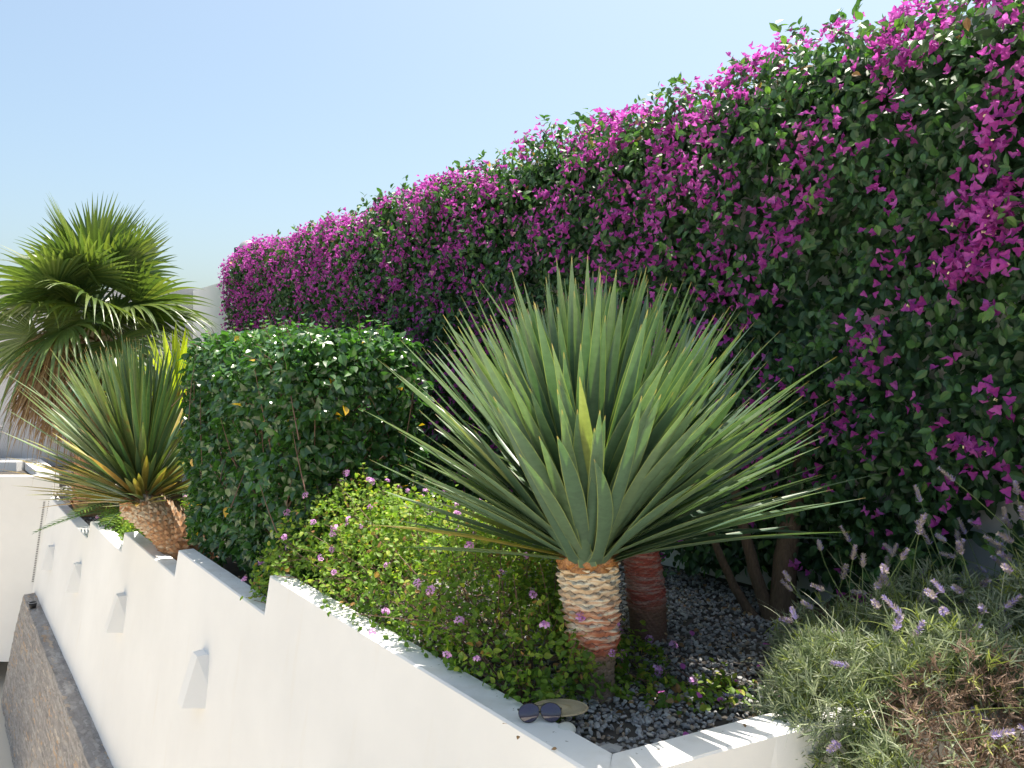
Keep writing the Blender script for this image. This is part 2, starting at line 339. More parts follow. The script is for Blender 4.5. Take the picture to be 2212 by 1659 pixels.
def blades(mb, base, d, up, L, Wd, prof, droop=0.1, ns=10, fold=0.25, dpow=2.0, rnd=None, bend=None, zdroop=True):
    "a batch of strap leaves: base (N,3), direction, face normal, length, width"
    N = len(base); t = np.linspace(0, 1, ns); d = unit(d)
    L = np.broadcast_to(L, (N,)); Wd = np.broadcast_to(Wd, (N,)); droop = np.broadcast_to(droop, (N,))
    pos = base[:, None] + d[:, None]*(L[:, None]*t[None])[:, :, None]
    pos = pos - Z*(droop[:, None]*L[:, None]*t[None]**dpow)[:, :, None]
    if bend is not None: pos = pos + bend[:, None]*(L[:, None]*t[None]**2)[:, :, None]
    side = unit(np.cross(d, up)); nrm = unit(np.cross(side, d))
    w = np.interp(t, prof[0], prof[1]); hw = Wd[:, None]*w[None]*0.5
    Lf = pos - side[:, None]*hw[..., None] + nrm[:, None]*(fold*hw)[..., None]
    Rt = pos + side[:, None]*hw[..., None] + nrm[:, None]*(fold*hw)[..., None]
    V = np.stack([Lf, pos, Rt], 2).reshape(-1, 3)
    a = np.arange(ns-1)*3
    f = np.concatenate([np.stack([a, a+1, a+4, a+3], 1), np.stack([a+1, a+2, a+5, a+4], 1)])
    F = (f[None] + (np.arange(N)*ns*3)[:, None, None]).reshape(-1, 4)
    rnd = rng.random(N) if rnd is None else rnd
    mb.add(V, F, np.repeat(rnd, ns*3), np.tile([1, 0, 1], N*ns), np.tile(np.repeat(t, 3), N))
def lathe(mb, prof, n=24, c=(0, 0, 0), rnd=0.5, ax=None):
    prof = np.asarray(prof, float); th = np.linspace(0, 2*math.pi, n, endpoint=False)
    V = np.stack([prof[:, 0:1]*np.cos(th), prof[:, 0:1]*np.sin(th), np.repeat(prof[:, 1:2], n, 1)], -1).reshape(-1, 3)
    if ax is not None: V = V @ np.asarray(ax).T
    V = V + np.asarray(c)
    F = [[i*n+j, i*n+(j+1) % n, (i+1)*n+(j+1) % n, (i+1)*n+j] for i in range(len(prof)-1) for j in range(n)]
    return mb.add(V, F, rnd)
def prism(mb, poly, vec):
    "closed prism from a planar polygon (list of 3-D points) pushed along vec; faces fanned as n-gons split into quads/tris"
    poly = np.asarray(poly, float); n = len(poly); V = np.vstack([poly, poly + np.asarray(vec)])
    F = [[i, (i+1) % n, n+(i+1) % n, n+i] for i in range(n)]
    mb.add(V, F)
    from mathutils.geometry import tessellate_polygon
    tris = tessellate_polygon([[Vector(v) for v in poly]])
    mb.add(poly, [[a, b, c, -1] for a, b, c in tris]); mb.add(poly + np.asarray(vec), [[c, b, a, -1] for a, b, c in tris])
    return mb

# ------------------------------------------------------------------ setting: ground
def soil_z(s): return np.interp(s, [0, 3.3, 5.0, 6.9, 8.7, 10.5, 13], [0.43, 0.42, 0.22, 0.04, -0.13, -0.29, -0.33])
mb = MB(); mb.box((-400, -400, -3.3), (400, 400, -3.0)); tag(mb.build('ground', M['paving']), kind='structure')
mb = MB()
prism(mb, [spz(-14, -9, -0.02), spz(1.4, -9, -0.02), spz(1.4, 1.15, -0.02), spz(-14, 1.15, -0.02)], (0, 0, -2.97)); tag(mb.build('terrace', M['terrace']), kind='structure')
mb = MB(); S_, P_ = np.meshgrid(np.linspace(-1.4, 13.6, 140), np.linspace(1.55, 3.62, 40), indexing='ij')
V = spz(S_, P_, soil_z(S_) + 0.012*smooth_noise(S_, P_, 3, 6)); a = (np.arange(139)[:, None]*40 + np.arange(39)[None]).ravel()
Fq = np.stack([a, a+1, a+41, a+40], 1); Vf = V.reshape(-1, 3)
ok = (Vf[:, 1] > 2.32 + 0.5*(Vf[:, 0]-0.286) - 0.04) & ((Vf[:, 0] < 0.8) | (Vf[:, 1] > 2.50)) | (Vf[:, 0] < 0.1)
ok |= (Vf[:, 0] > 0.9) & (Vf[:, 1] > 2.46)
mb.add(Vf, Fq[ok[Fq].all(1)]); tag(mb.build('planter_soil', M['soil'], smooth=True), kind='structure')
mb = MB(); mb.box((-14, 11.56, -0.3), (-6.9, 13.15, 0.0)); tag(mb.build('dark_gravel_bed', M['soil']), kind='structure')

# ------------------------------------------------------------------ stepped planter wall
A0, C0, B0 = 1.37, 0.0115, 0.15
def face_p(s, z): return A0 + C0*s + B0*z
steps = [(4.15, 0.5, 0.3), (5.99, 0.3, 0.12), (7.86, 0.12, -0.05), (9.63, -0.05, -0.235)]
ztops = [(1.64, 0.5)]
for s, z1, z0 in steps: ztops += [(s, z1), (s, z0)]
ztops += [(13.35, -0.235)]
mb = MB()
zb = -3.1
def bev(q): return 0.006
n = len(ztops)
# outer face (battered), top and inner face, section by section
secs = [(0, 4.15, 0.5), (4.15, 5.99, 0.3), (5.99, 7.86, 0.12), (7.86, 9.63, -0.05), (9.63, 13.35, -0.235)]
PI_ = 1.585
inner = [np.array([0.286, 2.256]), np.array([0.80, 2.513]), np.array([0.97, 2.575]), np.array([2.9, 2.50])]
outer = [None, np.array([0.80, 2.378]), np.array([0.98, 2.455]), np.array([2.9, 2.38])]
# outer corner: intersection of the two outer lines
p0 = spz(0, face_p(0, .5), 0)[:2]; p1 = spz(3, face_p(3, .5), 0)[:2]; d1 = p1-p0; q0 = outer[1]; d2 = np.array([0.894, 0.4475])
Am = np.array([[d1[0], -d2[0]], [d1[1], -d2[1]]]); tt = np.linalg.solve(Am, q0-p0); outer[0] = p0 + d1*tt[0]
s_corner = float(-0.6*outer[0][0] + 0.8*outer[0][1])
secs[0] = (s_corner, 4.15, 0.5)
for k, (s0, s1, zt) in enumerate(secs):
    m = 14
    for i in range(m):
        a, b = s0 + (s1-s0)*i/m, s0 + (s1-s0)*(i+1)/m
        a_in, b_in = a, b
        if k == 0:
            a_in, b_in = 1.633 + (4.15-1.633)*i/m, 1.633 + (4.15-1.633)*(i+1)/m
        bz = 0.007
        q = [spz(a, face_p(a, zb), zb), spz(b, face_p(b, zb), zb), spz(b, face_p(b, zt-bz), zt-bz), spz(a, face_p(a, zt-bz), zt-bz),
             spz(b, face_p(b, zt)+bz, zt), spz(a, face_p(a, zt)+bz, zt), spz(b_in, PI_, zt), spz(a_in, PI_, zt), spz(b_in, PI_, zb), spz(a_in, PI_, zb)]
        mb.add(q, [[0, 3, 2, 1], [3, 5, 4, 2], [5, 7, 6, 4], [7, 9, 8, 6]])
    # step riser down to the next section (faces the far end)
    if k < 4:
        z2 = secs[k+1][2]
        mb.add([spz(s1, face_p(s1, z2), z2), spz(s1, PI_, z2), spz(s1, PI_, zt), spz(s1, face_p(s1, zt), zt)], [[0, 1, 2, 3]])
# right-hand return wall: an open curve of short pieces
zr = 0.5
for i in range(3):
    zt = zr
    o0, o1, i0, i1 = outer[i], outer[i+1], inner[i], inner[i+1]
    def off(pt, z):  # batter of the outer face
        if pt is outer[0]: return tuple(spz(s_corner, face_p(s_corner, z), z))
        return (pt[0]+0.05*(z-0.5)*0.4, pt[1]+0.10*(z-0.5), z)
    q = [off(o0, zb), off(o1, zb), off(o1, zt-.006), off(o0, zt-.006), (o1[0]-.002, o1[1]+.006, zt), (tuple(spz(s_corner, face_p(s_corner, .5)+.007, zt)) if i == 0 else (o0[0]-.002, o0[1]+.006, zt)), (*i1, zt), (*i0, zt), (*i1, zb), (*i0, zb)]
    mb.add(q, [[0, 1, 2, 3], [3, 2, 4, 5], [5, 4, 6, 7], [7, 6, 8, 9]])
o = mb.build('planter_wall', M['wall'])
tag(o, 'long white plastered planter wall with its top stepping down away from the camera', 'garden wall')

# left wall across the end, its joint strip, kerb, plinth
mb = MB(); mb.box((-16, 11.40, -2.62), (-6.65, 11.56, 0.065)); lw = mb.build('end_wall', M['wall'])
tag(lw, 'plain white wall facing the camera at the far left with a straight level top', 'garden wall')
mb = MB()
for k in range(46):
    z = -0.30 - k*0.0255
    pc = face_p(13.0, z)
    for q in (0, 1):
        x0 = -6.70 - 0.145*(-0.3 - z)*1.0 - 0.075*q + (0.0)
        mb.box((x0-0.012, 11.392, z-0.005-q*0.010), (x0+0.012, 11.4005, z+0.005-q*0.010))
tag(mb.build('joint_strip', M['dash'], lw), 'two thin dotted lines of holes running down the corner')
mb = MB(); q = [np.array([-6.66, 11.562, 0]), np.array([-6.98, 11.562, 0]), np.array([-8.25, 13.19, 0]), np.array([-7.9, 13.19, 0])]
prism(mb, [v + np.array([0, 0, 0.115]) for v in q], (0, 0, -0.5)); tag(mb.build('low_kerb', M['wall2']), 'low white kerb behind the end wall running back to the boundary wall', 'kerb')
mb = MB(); mb.box((-9.6, 12.45, -0.1), (-7.84, 12.95, 0.15)); tag(mb.build('plinth', M['wall2']), 'low white block on the dark gravel bed at the left edge', 'plinth')
t = thing('bollard_light', (-8.27, 12.62, 0.15), 'grey cylindrical garden lamp with ribbed top standing on the low white block', 'garden lamp')
mb = MB(); lathe(mb, [(0.0, 0), (0.055, 0), (0.055, 0.42), (0.0, 0.42)], 20, (-8.27, 12.62, 0.15)); mb.build('post', M['greymetal'], t, True)
mb = MB()
for k in range(4): lathe(mb, [(0.03, 0.43+k*.03), (0.085, 0.435+k*.03), (0.085, 0.445+k*.03), (0.03, 0.45+k*.03)], 20, (-8.27, 12.62, 0.15))
lathe(mb, [(0.08, 0.545), (0.07, 0.56), (0, 0.565)], 20, (-8.27, 12.62, 0.15)); mb.build('lamp_head', M['greymetal'], t)
# boundary walls
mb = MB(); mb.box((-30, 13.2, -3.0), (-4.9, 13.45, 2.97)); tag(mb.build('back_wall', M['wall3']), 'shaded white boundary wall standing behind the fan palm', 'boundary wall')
mb = MB(); prism(mb, [spz(-3, 3.62, 3.14), spz(11.05, 3.62, 3.14), spz(11.05, 3.85, 3.14), spz(-3, 3.85, 3.14)], (0, 0, -6.1))
prism(mb, [spz(11.052, 3.622, 2.93), spz(13.7, 3.622, 2.93), spz(13.7, 3.85, 2.93), spz(11.052, 3.85, 2.93)], (0, 0, -5.9))
tag(mb.build('tall_wall', M['wall2']), 'tall white wall almost covered by the purple bougainvillea', 'boundary wall')

# stone ledge and battered slate face
def stone_wall():
    sv = np.linspace(4.0, 13.0, 260); prof = []
    zl = -1.55
    nv = 46; G = []
    for j in range(nv):
        if j < 9: u = j/9.0; pp = -0.17*u; zz = zl - 0.012*u
        else: u = (j-9)/(nv-10.0); pp = -0.17 - 0.26*u; zz = zl - 0.012 - 1.42*u
        G.append((pp, zz))
    G = np.array(G)
    S, J = np.meshgrid(sv, np.arange(nv), indexing='ij')
    pf = face_p(S, zl) + G[J.astype(int), 0] + 0.02
    zz = G[J.astype(int), 1]
    blk = smooth_noise(S*1.0, zz*1.0, 11, 5)*0.010 + smooth_noise(S*3.0, zz*8.0, 12, 7)*0.007
    r = np.random.default_rng(5).random(S.shape)
    top = J < 9
    pf = pf - np.where(top, 0, blk + 0.006*(r-0.5)); pf = pf - np.where(J == 8, 0.006*smooth_noise(S, S*0, 9, 18), 0)
    zz = zz + np.where(top, 0.008*smooth_noise(S, pf*3, 14, 9) + 0.004*(r-.5), 0)
    sl = S - 0.0*zz
    V = spz(sl, pf, zz); a = (np.arange(259)[:, None]*nv + np.arange(nv-1)[None]).ravel()
    mb = MB(); mb.add(V.reshape(-1, 3), np.stack([a, a+1, a+nv+1, a+nv], 1))
    return mb.build('stone_wall', M['slate'])
tag(stone_wall(), 'sloping grey-brown slate wall with a rough ledge at the foot of the white wall', 'stone wall')
t = thing('ledge_cup', spz(12.15, face_p(12.15, -1.55)-0.10, -1.53), 'small black round cup on the far end of the slate ledge', 'cup')
c = spz(12.15, face_p(12.15, -1.55)-0.10, -1.545)
mb = MB(); lathe(mb, [(0, 0), (0.04, 0), (0.05, 0.07), (0.045, 0.07), (0.036, 0.02), (0, 0.02)], 20, c); mb.build('body', M['black'], t, True)
mb = MB(); lathe(mb, [(0.044, 0.068), (0.053, 0.068), (0.053, 0.075), (0.044, 0.075)], 20, c); mb.build('rim', M['greymetal'], t, True)

# ------------------------------------------------------------------ wall lights
def wall_light_mesh(front=True):
    mb = MB()
    # local: x along wall, y outwards from wall, z up; splayed trapezium shade
    t0, b0 = 0.145, -0.145
    tb, tf_, tp = 0.066, 0.052, 0.045        # top: half back width, half front width, projection
    bb, bf, bp = 0.185, 0.056, 0.135
    bk = 0.03*1
    V = [(-tb, -0.03, t0), (tb, -0.03, t0), (tf_, tp, t0), (-tf_, tp, t0),
         (-bb, -0.03, b0), (bb, -0.03, b0), (bf, bp, b0), (-bf, bp, b0)]
    mb.add(V, [[0, 1, 2, 3], [3, 2, 6, 7], [2, 1, 5, 6], [0, 3, 7, 4]])
    # inner skin so the open foot has thickness
    k = 0.9
    Vi = [(x*k, y-0.006, z-0.006 if z > 0 else z) for x, y, z in V]
    mb.add(Vi, [[3, 2, 1, 0], [7, 6, 2, 3], [6, 5, 1, 2], [4, 7, 3, 0]])
    mb.add(V[4:8] + Vi[4:8], [[0, 3, 7, 4], [3, 2, 6, 7], [2, 1, 5, 6]])
    return mb.mesh('shade', M['wall'])
me = wall_light_mesh()
lm = MB(); lathe(lm, [(0, -0.05), (0.02, -0.05), (0.026, 0.0), (0.02, 0.03), (0, 0.04)], 12); lamp_me = lm.mesh('lamp', M['pale'], True)
wl_lab = ['largest white tapered wall light, nearest the camera on the stepped wall', 'white tapered wall light below the third notch of the wall, second nearest the camera',
          'white tapered wall light with a small brown wasp nest under its corner', 'smallest white tapered wall light, farthest along the wall beside the dotted joint']
for i, (s, z) in enumerate([(5.03, -0.286), (7.44, -0.475), (9.8, -0.67), (11.95, -0.86)]):
    c = spz(s, face_p(s, z), z)
    Rm = Matrix(((-W[0], -P[0], 0, c[0]), (-W[1], -P[1], 0, c[1]), (0, 0, 1, c[2]), (0, 0, 0, 1)))
    t = thing('wall_light', c, wl_lab[i], 'wall light', 'tapered white lights on the stepped wall')
    link('shade', me, t, Rm); link('lamp', lamp_me, t, Rm @ Matrix.Translation((0, 0.03, 0.02)))
    if i == 2:
        mb = MB(); lathe(mb, [(0, -0.03), (0.018, -0.02), (0.022, 0), (0.0, 0.005)], 10, (-0.10, 0.03, -0.16)); link('wasp_nest', mb.mesh('wasp_nest', M['twig'], True), t, Rm)

# lantern at the end of the tall wall
c = spz(11.0, 3.70, 3.14)
t = thing('wall_lantern', c, 'dark dome-topped lantern on a black bracket at the far end of the tall wall', 'lantern')
u = -P; v = W
mb = MB(); 
def bar(mb, a, b, h): 
    tube(mb, [a, (np.array(a)+np.array(b))/2, b], h, 4)
e = c + W*0.46 - P*0.06
bar(mb, e + Z*-0.18, e + Z*0.23, 0.045); bar(mb, e + Z*0.15, c - P*0.06 + Z*0.15 - W*0.05, 0.028); mb.build('bracket', M['black'], t)
mb = MB(); lathe(mb, [(0, 0.02), (0.11, 0.02), (0.13, 0.10), (0.10, 0.12), (0, 0.12)], 20, c - W*0.02 - P*0.06); mb.build('lamp_body', M['black'], t, True)
mb = MB(); lathe(mb, [(0.14, 0.13)] + [(0.14*math.cos(a), 0.13+0.14*math.sin(a)) for a in np.linspace(0, 1.57, 8)], 24, c - W*0.04 - P*0.06); mb.build('dome', M['greymetal'], t, True)

# ------------------------------------------------------------------ bougainvillea
def boug_profile(u):
    "u in [0,1]: up the face, round the shoulder, over the top -> p, z, normal(p,z)"
    Lf = 2.95 - 0.5; La = 0.30*math.pi/2; Lt = 0.16; T = Lf+La+Lt; q = u*T
    p = np.where(q < Lf, 3.24, np.where(q < Lf+La, 3.54-0.30*np.cos(np.clip(q-Lf, 0, La)/0.30), 3.54 + q-Lf-La))
    z = np.where(q < Lf, 0.45+q, np.where(q < Lf+La, 2.90+0.30*np.sin(np.clip(q-Lf, 0, La)/0.30), 3.20))
    a = np.clip((q-Lf)/0.30, 0, math.pi/2)
    return p, z, -np.cos(a), np.sin(a)
def boug_points(N, depth, bottom_bias=0.0, seed=1):
    r = np.random.default_rng(seed)
    s = r.uniform(-1.0, 11.15, N); u = r.random(N)
    p, z, np_, nz = boug_profile(u)
    end = np.clip((s-10.6)/0.55, 0, 1)
    bul = 0.065*smooth_noise(s, z, 21, 3.2) + 0.045*smooth_noise(s, z, 22, 9)
    d = bul - depth*r.random(N)
    # rounded far end: the face curves back to the wall and the top comes down
    d = d - 0.32*end**2.2
    z = z - 0.28*end**2*(z > 2.4)
    z = z + np.where(nz > 0.3, 0.06*smooth_noise(s, s*0, 31, 4) , 0)
    p = p + np_*d; z = z + nz*d
    zb = np.where(s < 1.55, 0.62 + 0.5*np.exp(-((s-1.36)/0.13)**2), 0.60) + 0.10*smooth_noise(s, s*0, 41, 5) + 0.05*r.standard_normal(N)
    keep = (z > zb) & (p < 3.78)
    pos = spz(s, p, z); nrm = P*np_[:, None] + Z*nz[:, None] + W*(end**1.5)[:, None]
    return pos[keep], unit(nrm[keep]), s[keep], z[keep]
boug = thing('bougainvillea', spz(2.2, 3.3, 0.42), 'tall clipped bougainvillea hedge full of magenta blossom covering the tall wall', 'bougainvillea')
LT = leaf_tmpl(0.58, 0.16, 0.18, 0.36); SL = simple_leaf(0.58, 0.14, 0.15)
mb = MB()
def orient(nrm, n, spread=0.55, down=0.8, r=rng):
    nn = unit(nrm + spread*r.standard_normal((n, 3)) + Z*0.25)
    d = unit(-Z*down + 0.75*r.standard_normal((n, 3)) + nrm*0.35)
    return frames(d, nn)
pos, nrm, s, z = boug_points(97000, 0.22, seed=1)
holes = 0.62 + 0.55*smooth_noise(s, z, 61, 6.5) + 0.35*smooth_noise(s, z, 62, 15)        # thinner places where the dark inside shows
k = rng.random(len(pos)) < np.clip(holes, 0.12, 1); pos, nrm, s, z = pos[k], nrm[k], s[k], z[k]
near = s < 5.2
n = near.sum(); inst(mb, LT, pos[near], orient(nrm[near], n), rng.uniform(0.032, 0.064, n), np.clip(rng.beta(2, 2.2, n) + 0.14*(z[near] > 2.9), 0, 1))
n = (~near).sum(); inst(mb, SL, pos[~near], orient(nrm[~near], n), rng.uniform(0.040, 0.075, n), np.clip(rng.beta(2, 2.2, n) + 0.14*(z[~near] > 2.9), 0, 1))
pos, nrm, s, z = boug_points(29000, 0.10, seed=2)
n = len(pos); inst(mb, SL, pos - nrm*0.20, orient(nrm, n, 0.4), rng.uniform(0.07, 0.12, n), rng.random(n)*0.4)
# shoots breaking the outline on top
for k in range(110):
    s0 = rng.uniform(0.3, 11.0); b = spz(s0, 3.5 + rng.uniform(-0.2, 0.22), 3.17); L = rng.uniform(0.02, 0.08)
    dd = unit(Z + 0.7*rng.standard_normal(3)*np.array([1, 1, 0.3])); m = int(3 + L*45)
    tq = rng.random(m)[:, None]; T = b + dd*L*tq
    inst(mb, LT, T, frames(unit(rng.standard_normal((m, 3)) + Z*0.5), unit(rng.standard_normal((m, 3)) + Z)), rng.uniform(0.035, 0.06, m), rng.uniform(0.5, 1, m))
ps, ns, ss, zz = boug_points(1100, 0.0, seed=4)      # leafy sprigs standing off the clipped face
for k in range(len(ps)):
    if ss[k] > 7: continue
    dd = unit(ns[k]*0.5 - Z*0.15 + 0.7*rng.standard_normal(3)); L = rng.uniform(0.06, 0.14); m = 6
    T = ps[k] + ns[k]*0.02 + dd*L*np.linspace(0.15, 1, m)[:, None]
    inst(mb, LT, T, frames(unit(dd*0.6 + 0.8*rng.standard_normal((m, 3))), unit(ns[k] + Z*0.4 + 0.4*rng.standard_normal((m, 3)))), rng.uniform(0.035, 0.062, m), np.full(m, rng.uniform(0.45, 0.97)))
fo = mb.build('foliage', M['boug_leaf'], boug)
# blossoms: three papery bracts round a tiny floret
bl = leaf_tmpl(0.72, 0.22, -0.06, 0.34)
def bract_tmpl():
    V = []; F = []; E = []; k = 0
    for j in range(3):
        a = j*2*math.pi/3; el = R_(24)
        y = np.array([math.cos(a)*math.cos(el), math.sin(a)*math.cos(el), math.sin(el)]); z = np.array([-math.cos(a)*math.sin(el), -math.sin(a)*math.sin(el), math.cos(el)]); x = np.cross(y, z)
        R = np.stack([x, y, z], 1); v = bl[0] @ R.T; V.append(v); f = np.array(bl[1]); F.append(np.where(f >= 0, f+k, -1)); E.append(bl[2]); k += len(v)
    return np.vstack(V), np.vstack(F), np.concatenate(E)
BT = bract_tmpl()
def bpoints(N, seed):
    pos, nrm, s, z = boug_points(N, 0.06, seed=seed)
    far = np.interp(s, [0, 2.0, 3.5, 5, 7, 9, 11], [1.15, 0.95, 0.78, 0.66, 0.78, 0.95, 1.0])
    top = np.interp(z, [0.5, 0.9, 1.5, 2.2, 2.8, 3.05, 3.25], [0.06, 0.16, 0.60, 0.85, 1.15, 1.6, 0.9])
    cl = 0.40 + 0.55*smooth_noise(s, z, 51, 3.0) + 0.9*smooth_noise(s, z, 52, 8.5) + 0.35*smooth_noise(s, z, 53, 19)
    pr = far*top*np.clip(cl, 0.03, 1.6)
    k = rng.random(len(pos)) < pr
    return pos[k] + nrm[k]*0.022, nrm[k], s[k], z[k]
pos, nrm, s, z = bpoints(28000, 3)
m_ = rng.integers(1, 4, len(pos)); ix = np.repeat(np.arange(len(pos)), m_)       # sprays of one to three heads
pos = pos[ix] + rng.normal(0, 0.024, (len(ix), 3)); nrm, s, z = nrm[ix], s[ix], z[ix]
vis = np.linalg.norm(pos - np.array([0, 0, 1.6]), axis=1)
xn = pos[:, 0]/pos[:, 1]; zn = (pos[:, 2]-1.6)/pos[:, 1]
inview = (np.abs(xn) < 0.63) & (zn < 0.46) & (zn > -0.1)
order = np.argsort(np.where(inview, vis, 99)); single = order[:100]; rest = order[100:]
mb = MB(); n = len(rest); nn = unit(nrm[rest] + 0.55*rng.standard_normal((n, 3)) + Z*0.1)
inst(mb, BT, pos[rest], frames(unit(rng.standard_normal((n, 3))), nn), rng.uniform(0.019, 0.029, n), rng.beta(2, 2, n)*0.93 + (rng.random(n) < 0.03)*0.3)
tag(mb.build('blossoms', M['bract'], boug), kind='stuff')
bms = []
for k in range(5):
    q = MB(); m = 3; T = rng.normal(0, 0.020, (m, 3)); nn = unit(np.array([[0, 0, 1.0]]) + 0.5*rng.standard_normal((m, 3)))
    inst(q, BT, T, frames(unit(rng.standard_normal((m, 3))), nn), rng.uniform(0.023, 0.032, m), rng.random(m)*0.9); bms.append(q.mesh('blossom', M['bract']))
fq = MB()
for k in range(2): lathe(fq, [(0.0011, 0), (0.0011, 0.012), (0.0034, 0.014), (0.0012, 0.0145), (0, 0.0135)], 8, (0.004*k-0.002, 0.003*k, 0.006))
fl_me = fq.mesh('floret', M['floret'], True)
for k, i in enumerate(single):
    Rm = frames(unit(rng.standard_normal((1, 3))), unit(nrm[i:i+1] + 0.35*rng.standard_normal((1, 3))))[0]
    m4 = Matrix.Translation(pos[i] + nrm[i]*0.012) @ Matrix(Rm.tolist()).to_4x4()
    bo = link('blossom', bms[k % 5], boug, m4)
    if k % 4 == 0:
        f = link('floret', fl_me, bo)
# stems
mb = MB()
def stem(pts, r0, r1, nm='trunk'):
    q = MB(); c_ = curve(*[np.asarray(p_, float) for p_ in pts], 12); c_ = c_ + 0.012*np.stack([smooth_noise(np.arange(12)*.9, np.zeros(12), 60+i, 1) for i in range(3)], 1)
    rr = np.linspace(r0, r1, 12); rr[0] *= 1.35; tube(q, c_, rr, 10); return q.build(nm, M['trunk_b'], boug, True)
stem([(1.27, 3.72, 0.38), (1.30, 3.72, 0.8), (1.42, 3.80, 1.35)], 0.065, 0.035)
stem([(1.24, 3.74, 0.38), (1.14, 3.78, 0.7), (1.05, 3.86, 1.2)], 0.035, 0.02)
stem([(1.20, 3.76, 0.38), (1.02, 3.8, 0.55), (0.9, 3.9, 1.1)], 0.025, 0.015)
stem([(1.35, 3.74, 0.40), (1.62, 3.6, 0.52), (1.95, 3.62, 0.9)], 0.04, 0.02)
stem([spz(3.4, 3.42, 0.38), spz(3.4, 3.4, 0.8), spz(3.6, 3.4, 1.3)], 0.03, 0.02)
stem([spz(1.0, 3.45, 0.40), spz(1.05, 3.45, 0.8), spz(1.25, 3.4, 1.25)], 0.03, 0.02)
stem([spz(5.6, 3.45, 0.12), spz(5.6, 3.42, 0.6), spz(5.8, 3.4, 1.2)], 0.04, 0.025)

# ------------------------------------------------------------------ dragon trees
DPROF = ([0, .04, .12, .3, .5, .7, .85, .95, 1], [1.0, .8, .68, .82, .9, .72, .42, .17, .02])
def ring_trunk(t, axis_pts, rad, rows, mat, seed, nth=120, nz=190, amp=0.017):
    ax = curve(*[np.asarray(a, float) for a in axis_pts], nz); tn = unit(np.gradient(ax, axis=0))
    a = unit(np.cross(tn, np.array([[0, 1.0, 0.01]]))); b = np.cross(tn, a)
    u = np.linspace(0, 1, nz)[:, None]; th = np.linspace(0, 2*math.pi, nth, endpoint=False)[None]
    r = np.random.default_rng(seed)
    wob = 0.07*np.sin(14*th + 6*np.floor(u*rows)) + 0.30*np.sin(th + r.uniform(0, 6)) + 0.14*np.sin(2*th + 5*u + 1) + 0.09*np.sin(5*th + 17*u + r.uniform(0, 6)) + 0.06*np.sin(9*th - 31*u) + 0.05*np.sin(21*th+40*u)
    ph = u*rows + wob*1.5
    saw = ph - np.floor(ph)
    am = amp*np.interp(u, [0, .3, .42, 1], [0.25, 0.35, 1.0, 1.1])
    rr = np.interp(u, *rad) * (1 + 0.035*np.sin(2*th+1) * (1-u)) + am*(saw**0.7)*(1 + 0.5*np.sin(7*th + np.floor(ph)*2.1)) + 0.002*np.sin(23*th+9*np.floor(ph))
    V = ax[:, None] + a[:, None]*(rr*np.cos(th))[..., None] + b[:, None]*(rr*np.sin(th))[..., None]
    F = []
    i = np.arange(nz-1)[:, None]; j = np.arange(nth)[None]; j2 = (j+1) % nth
    F = np.stack([i*nth+j, i*nth+j2, (i+1)*nth+j2, (i+1)*nth+j], -1).reshape(-1, 4)
    q = MB(); q.add(V.reshape(-1, 3), F, 0.5, saw.ravel(), np.broadcast_to(u, (nz, nth)).ravel())
    return q.build('trunk', mat, t, True)
def collar(t, c, r0, h, axis=Z):
    nz, nth = 50, 90; u = np.linspace(0, 1, nz)[:, None]; th = np.linspace(0, 2*math.pi, nth, endpoint=False)[None]
    k = 8; a1 = (th*k/(2*math.pi) + u*3.0) % 1; a2 = (-th*k/(2*math.pi) + u*3.0) % 1
    e = np.minimum(np.minimum(a1, 1-a1), np.minimum(a2, 1-a2))*2
    rr = r0*(1.0 + 0.06*np.sin(u*math.pi*.6)) * np.interp(u, [0, .25, 1], [1.0, 1.02, 0.25]) + 0.012*np.clip(e*2, 0, 1)
    V = np.stack([rr*np.cos(th), rr*np.sin(th), np.broadcast_to(u*h, (nz, nth))], -1).reshape(-1, 3) + c
    i = np.arange(nz-1)[:, None]; j = np.arange(nth)[None]; j2 = (j+1) % nth
    F = np.stack([i*nth+j, i*nth+j2, (i+1)*nth+j2, (i+1)*nth+j], -1).reshape(-1, 4)
    q = MB(); q.add(V, F, 0.5, e.ravel(), 0); return q.build('leaf_collar', M['collar'], t, True)
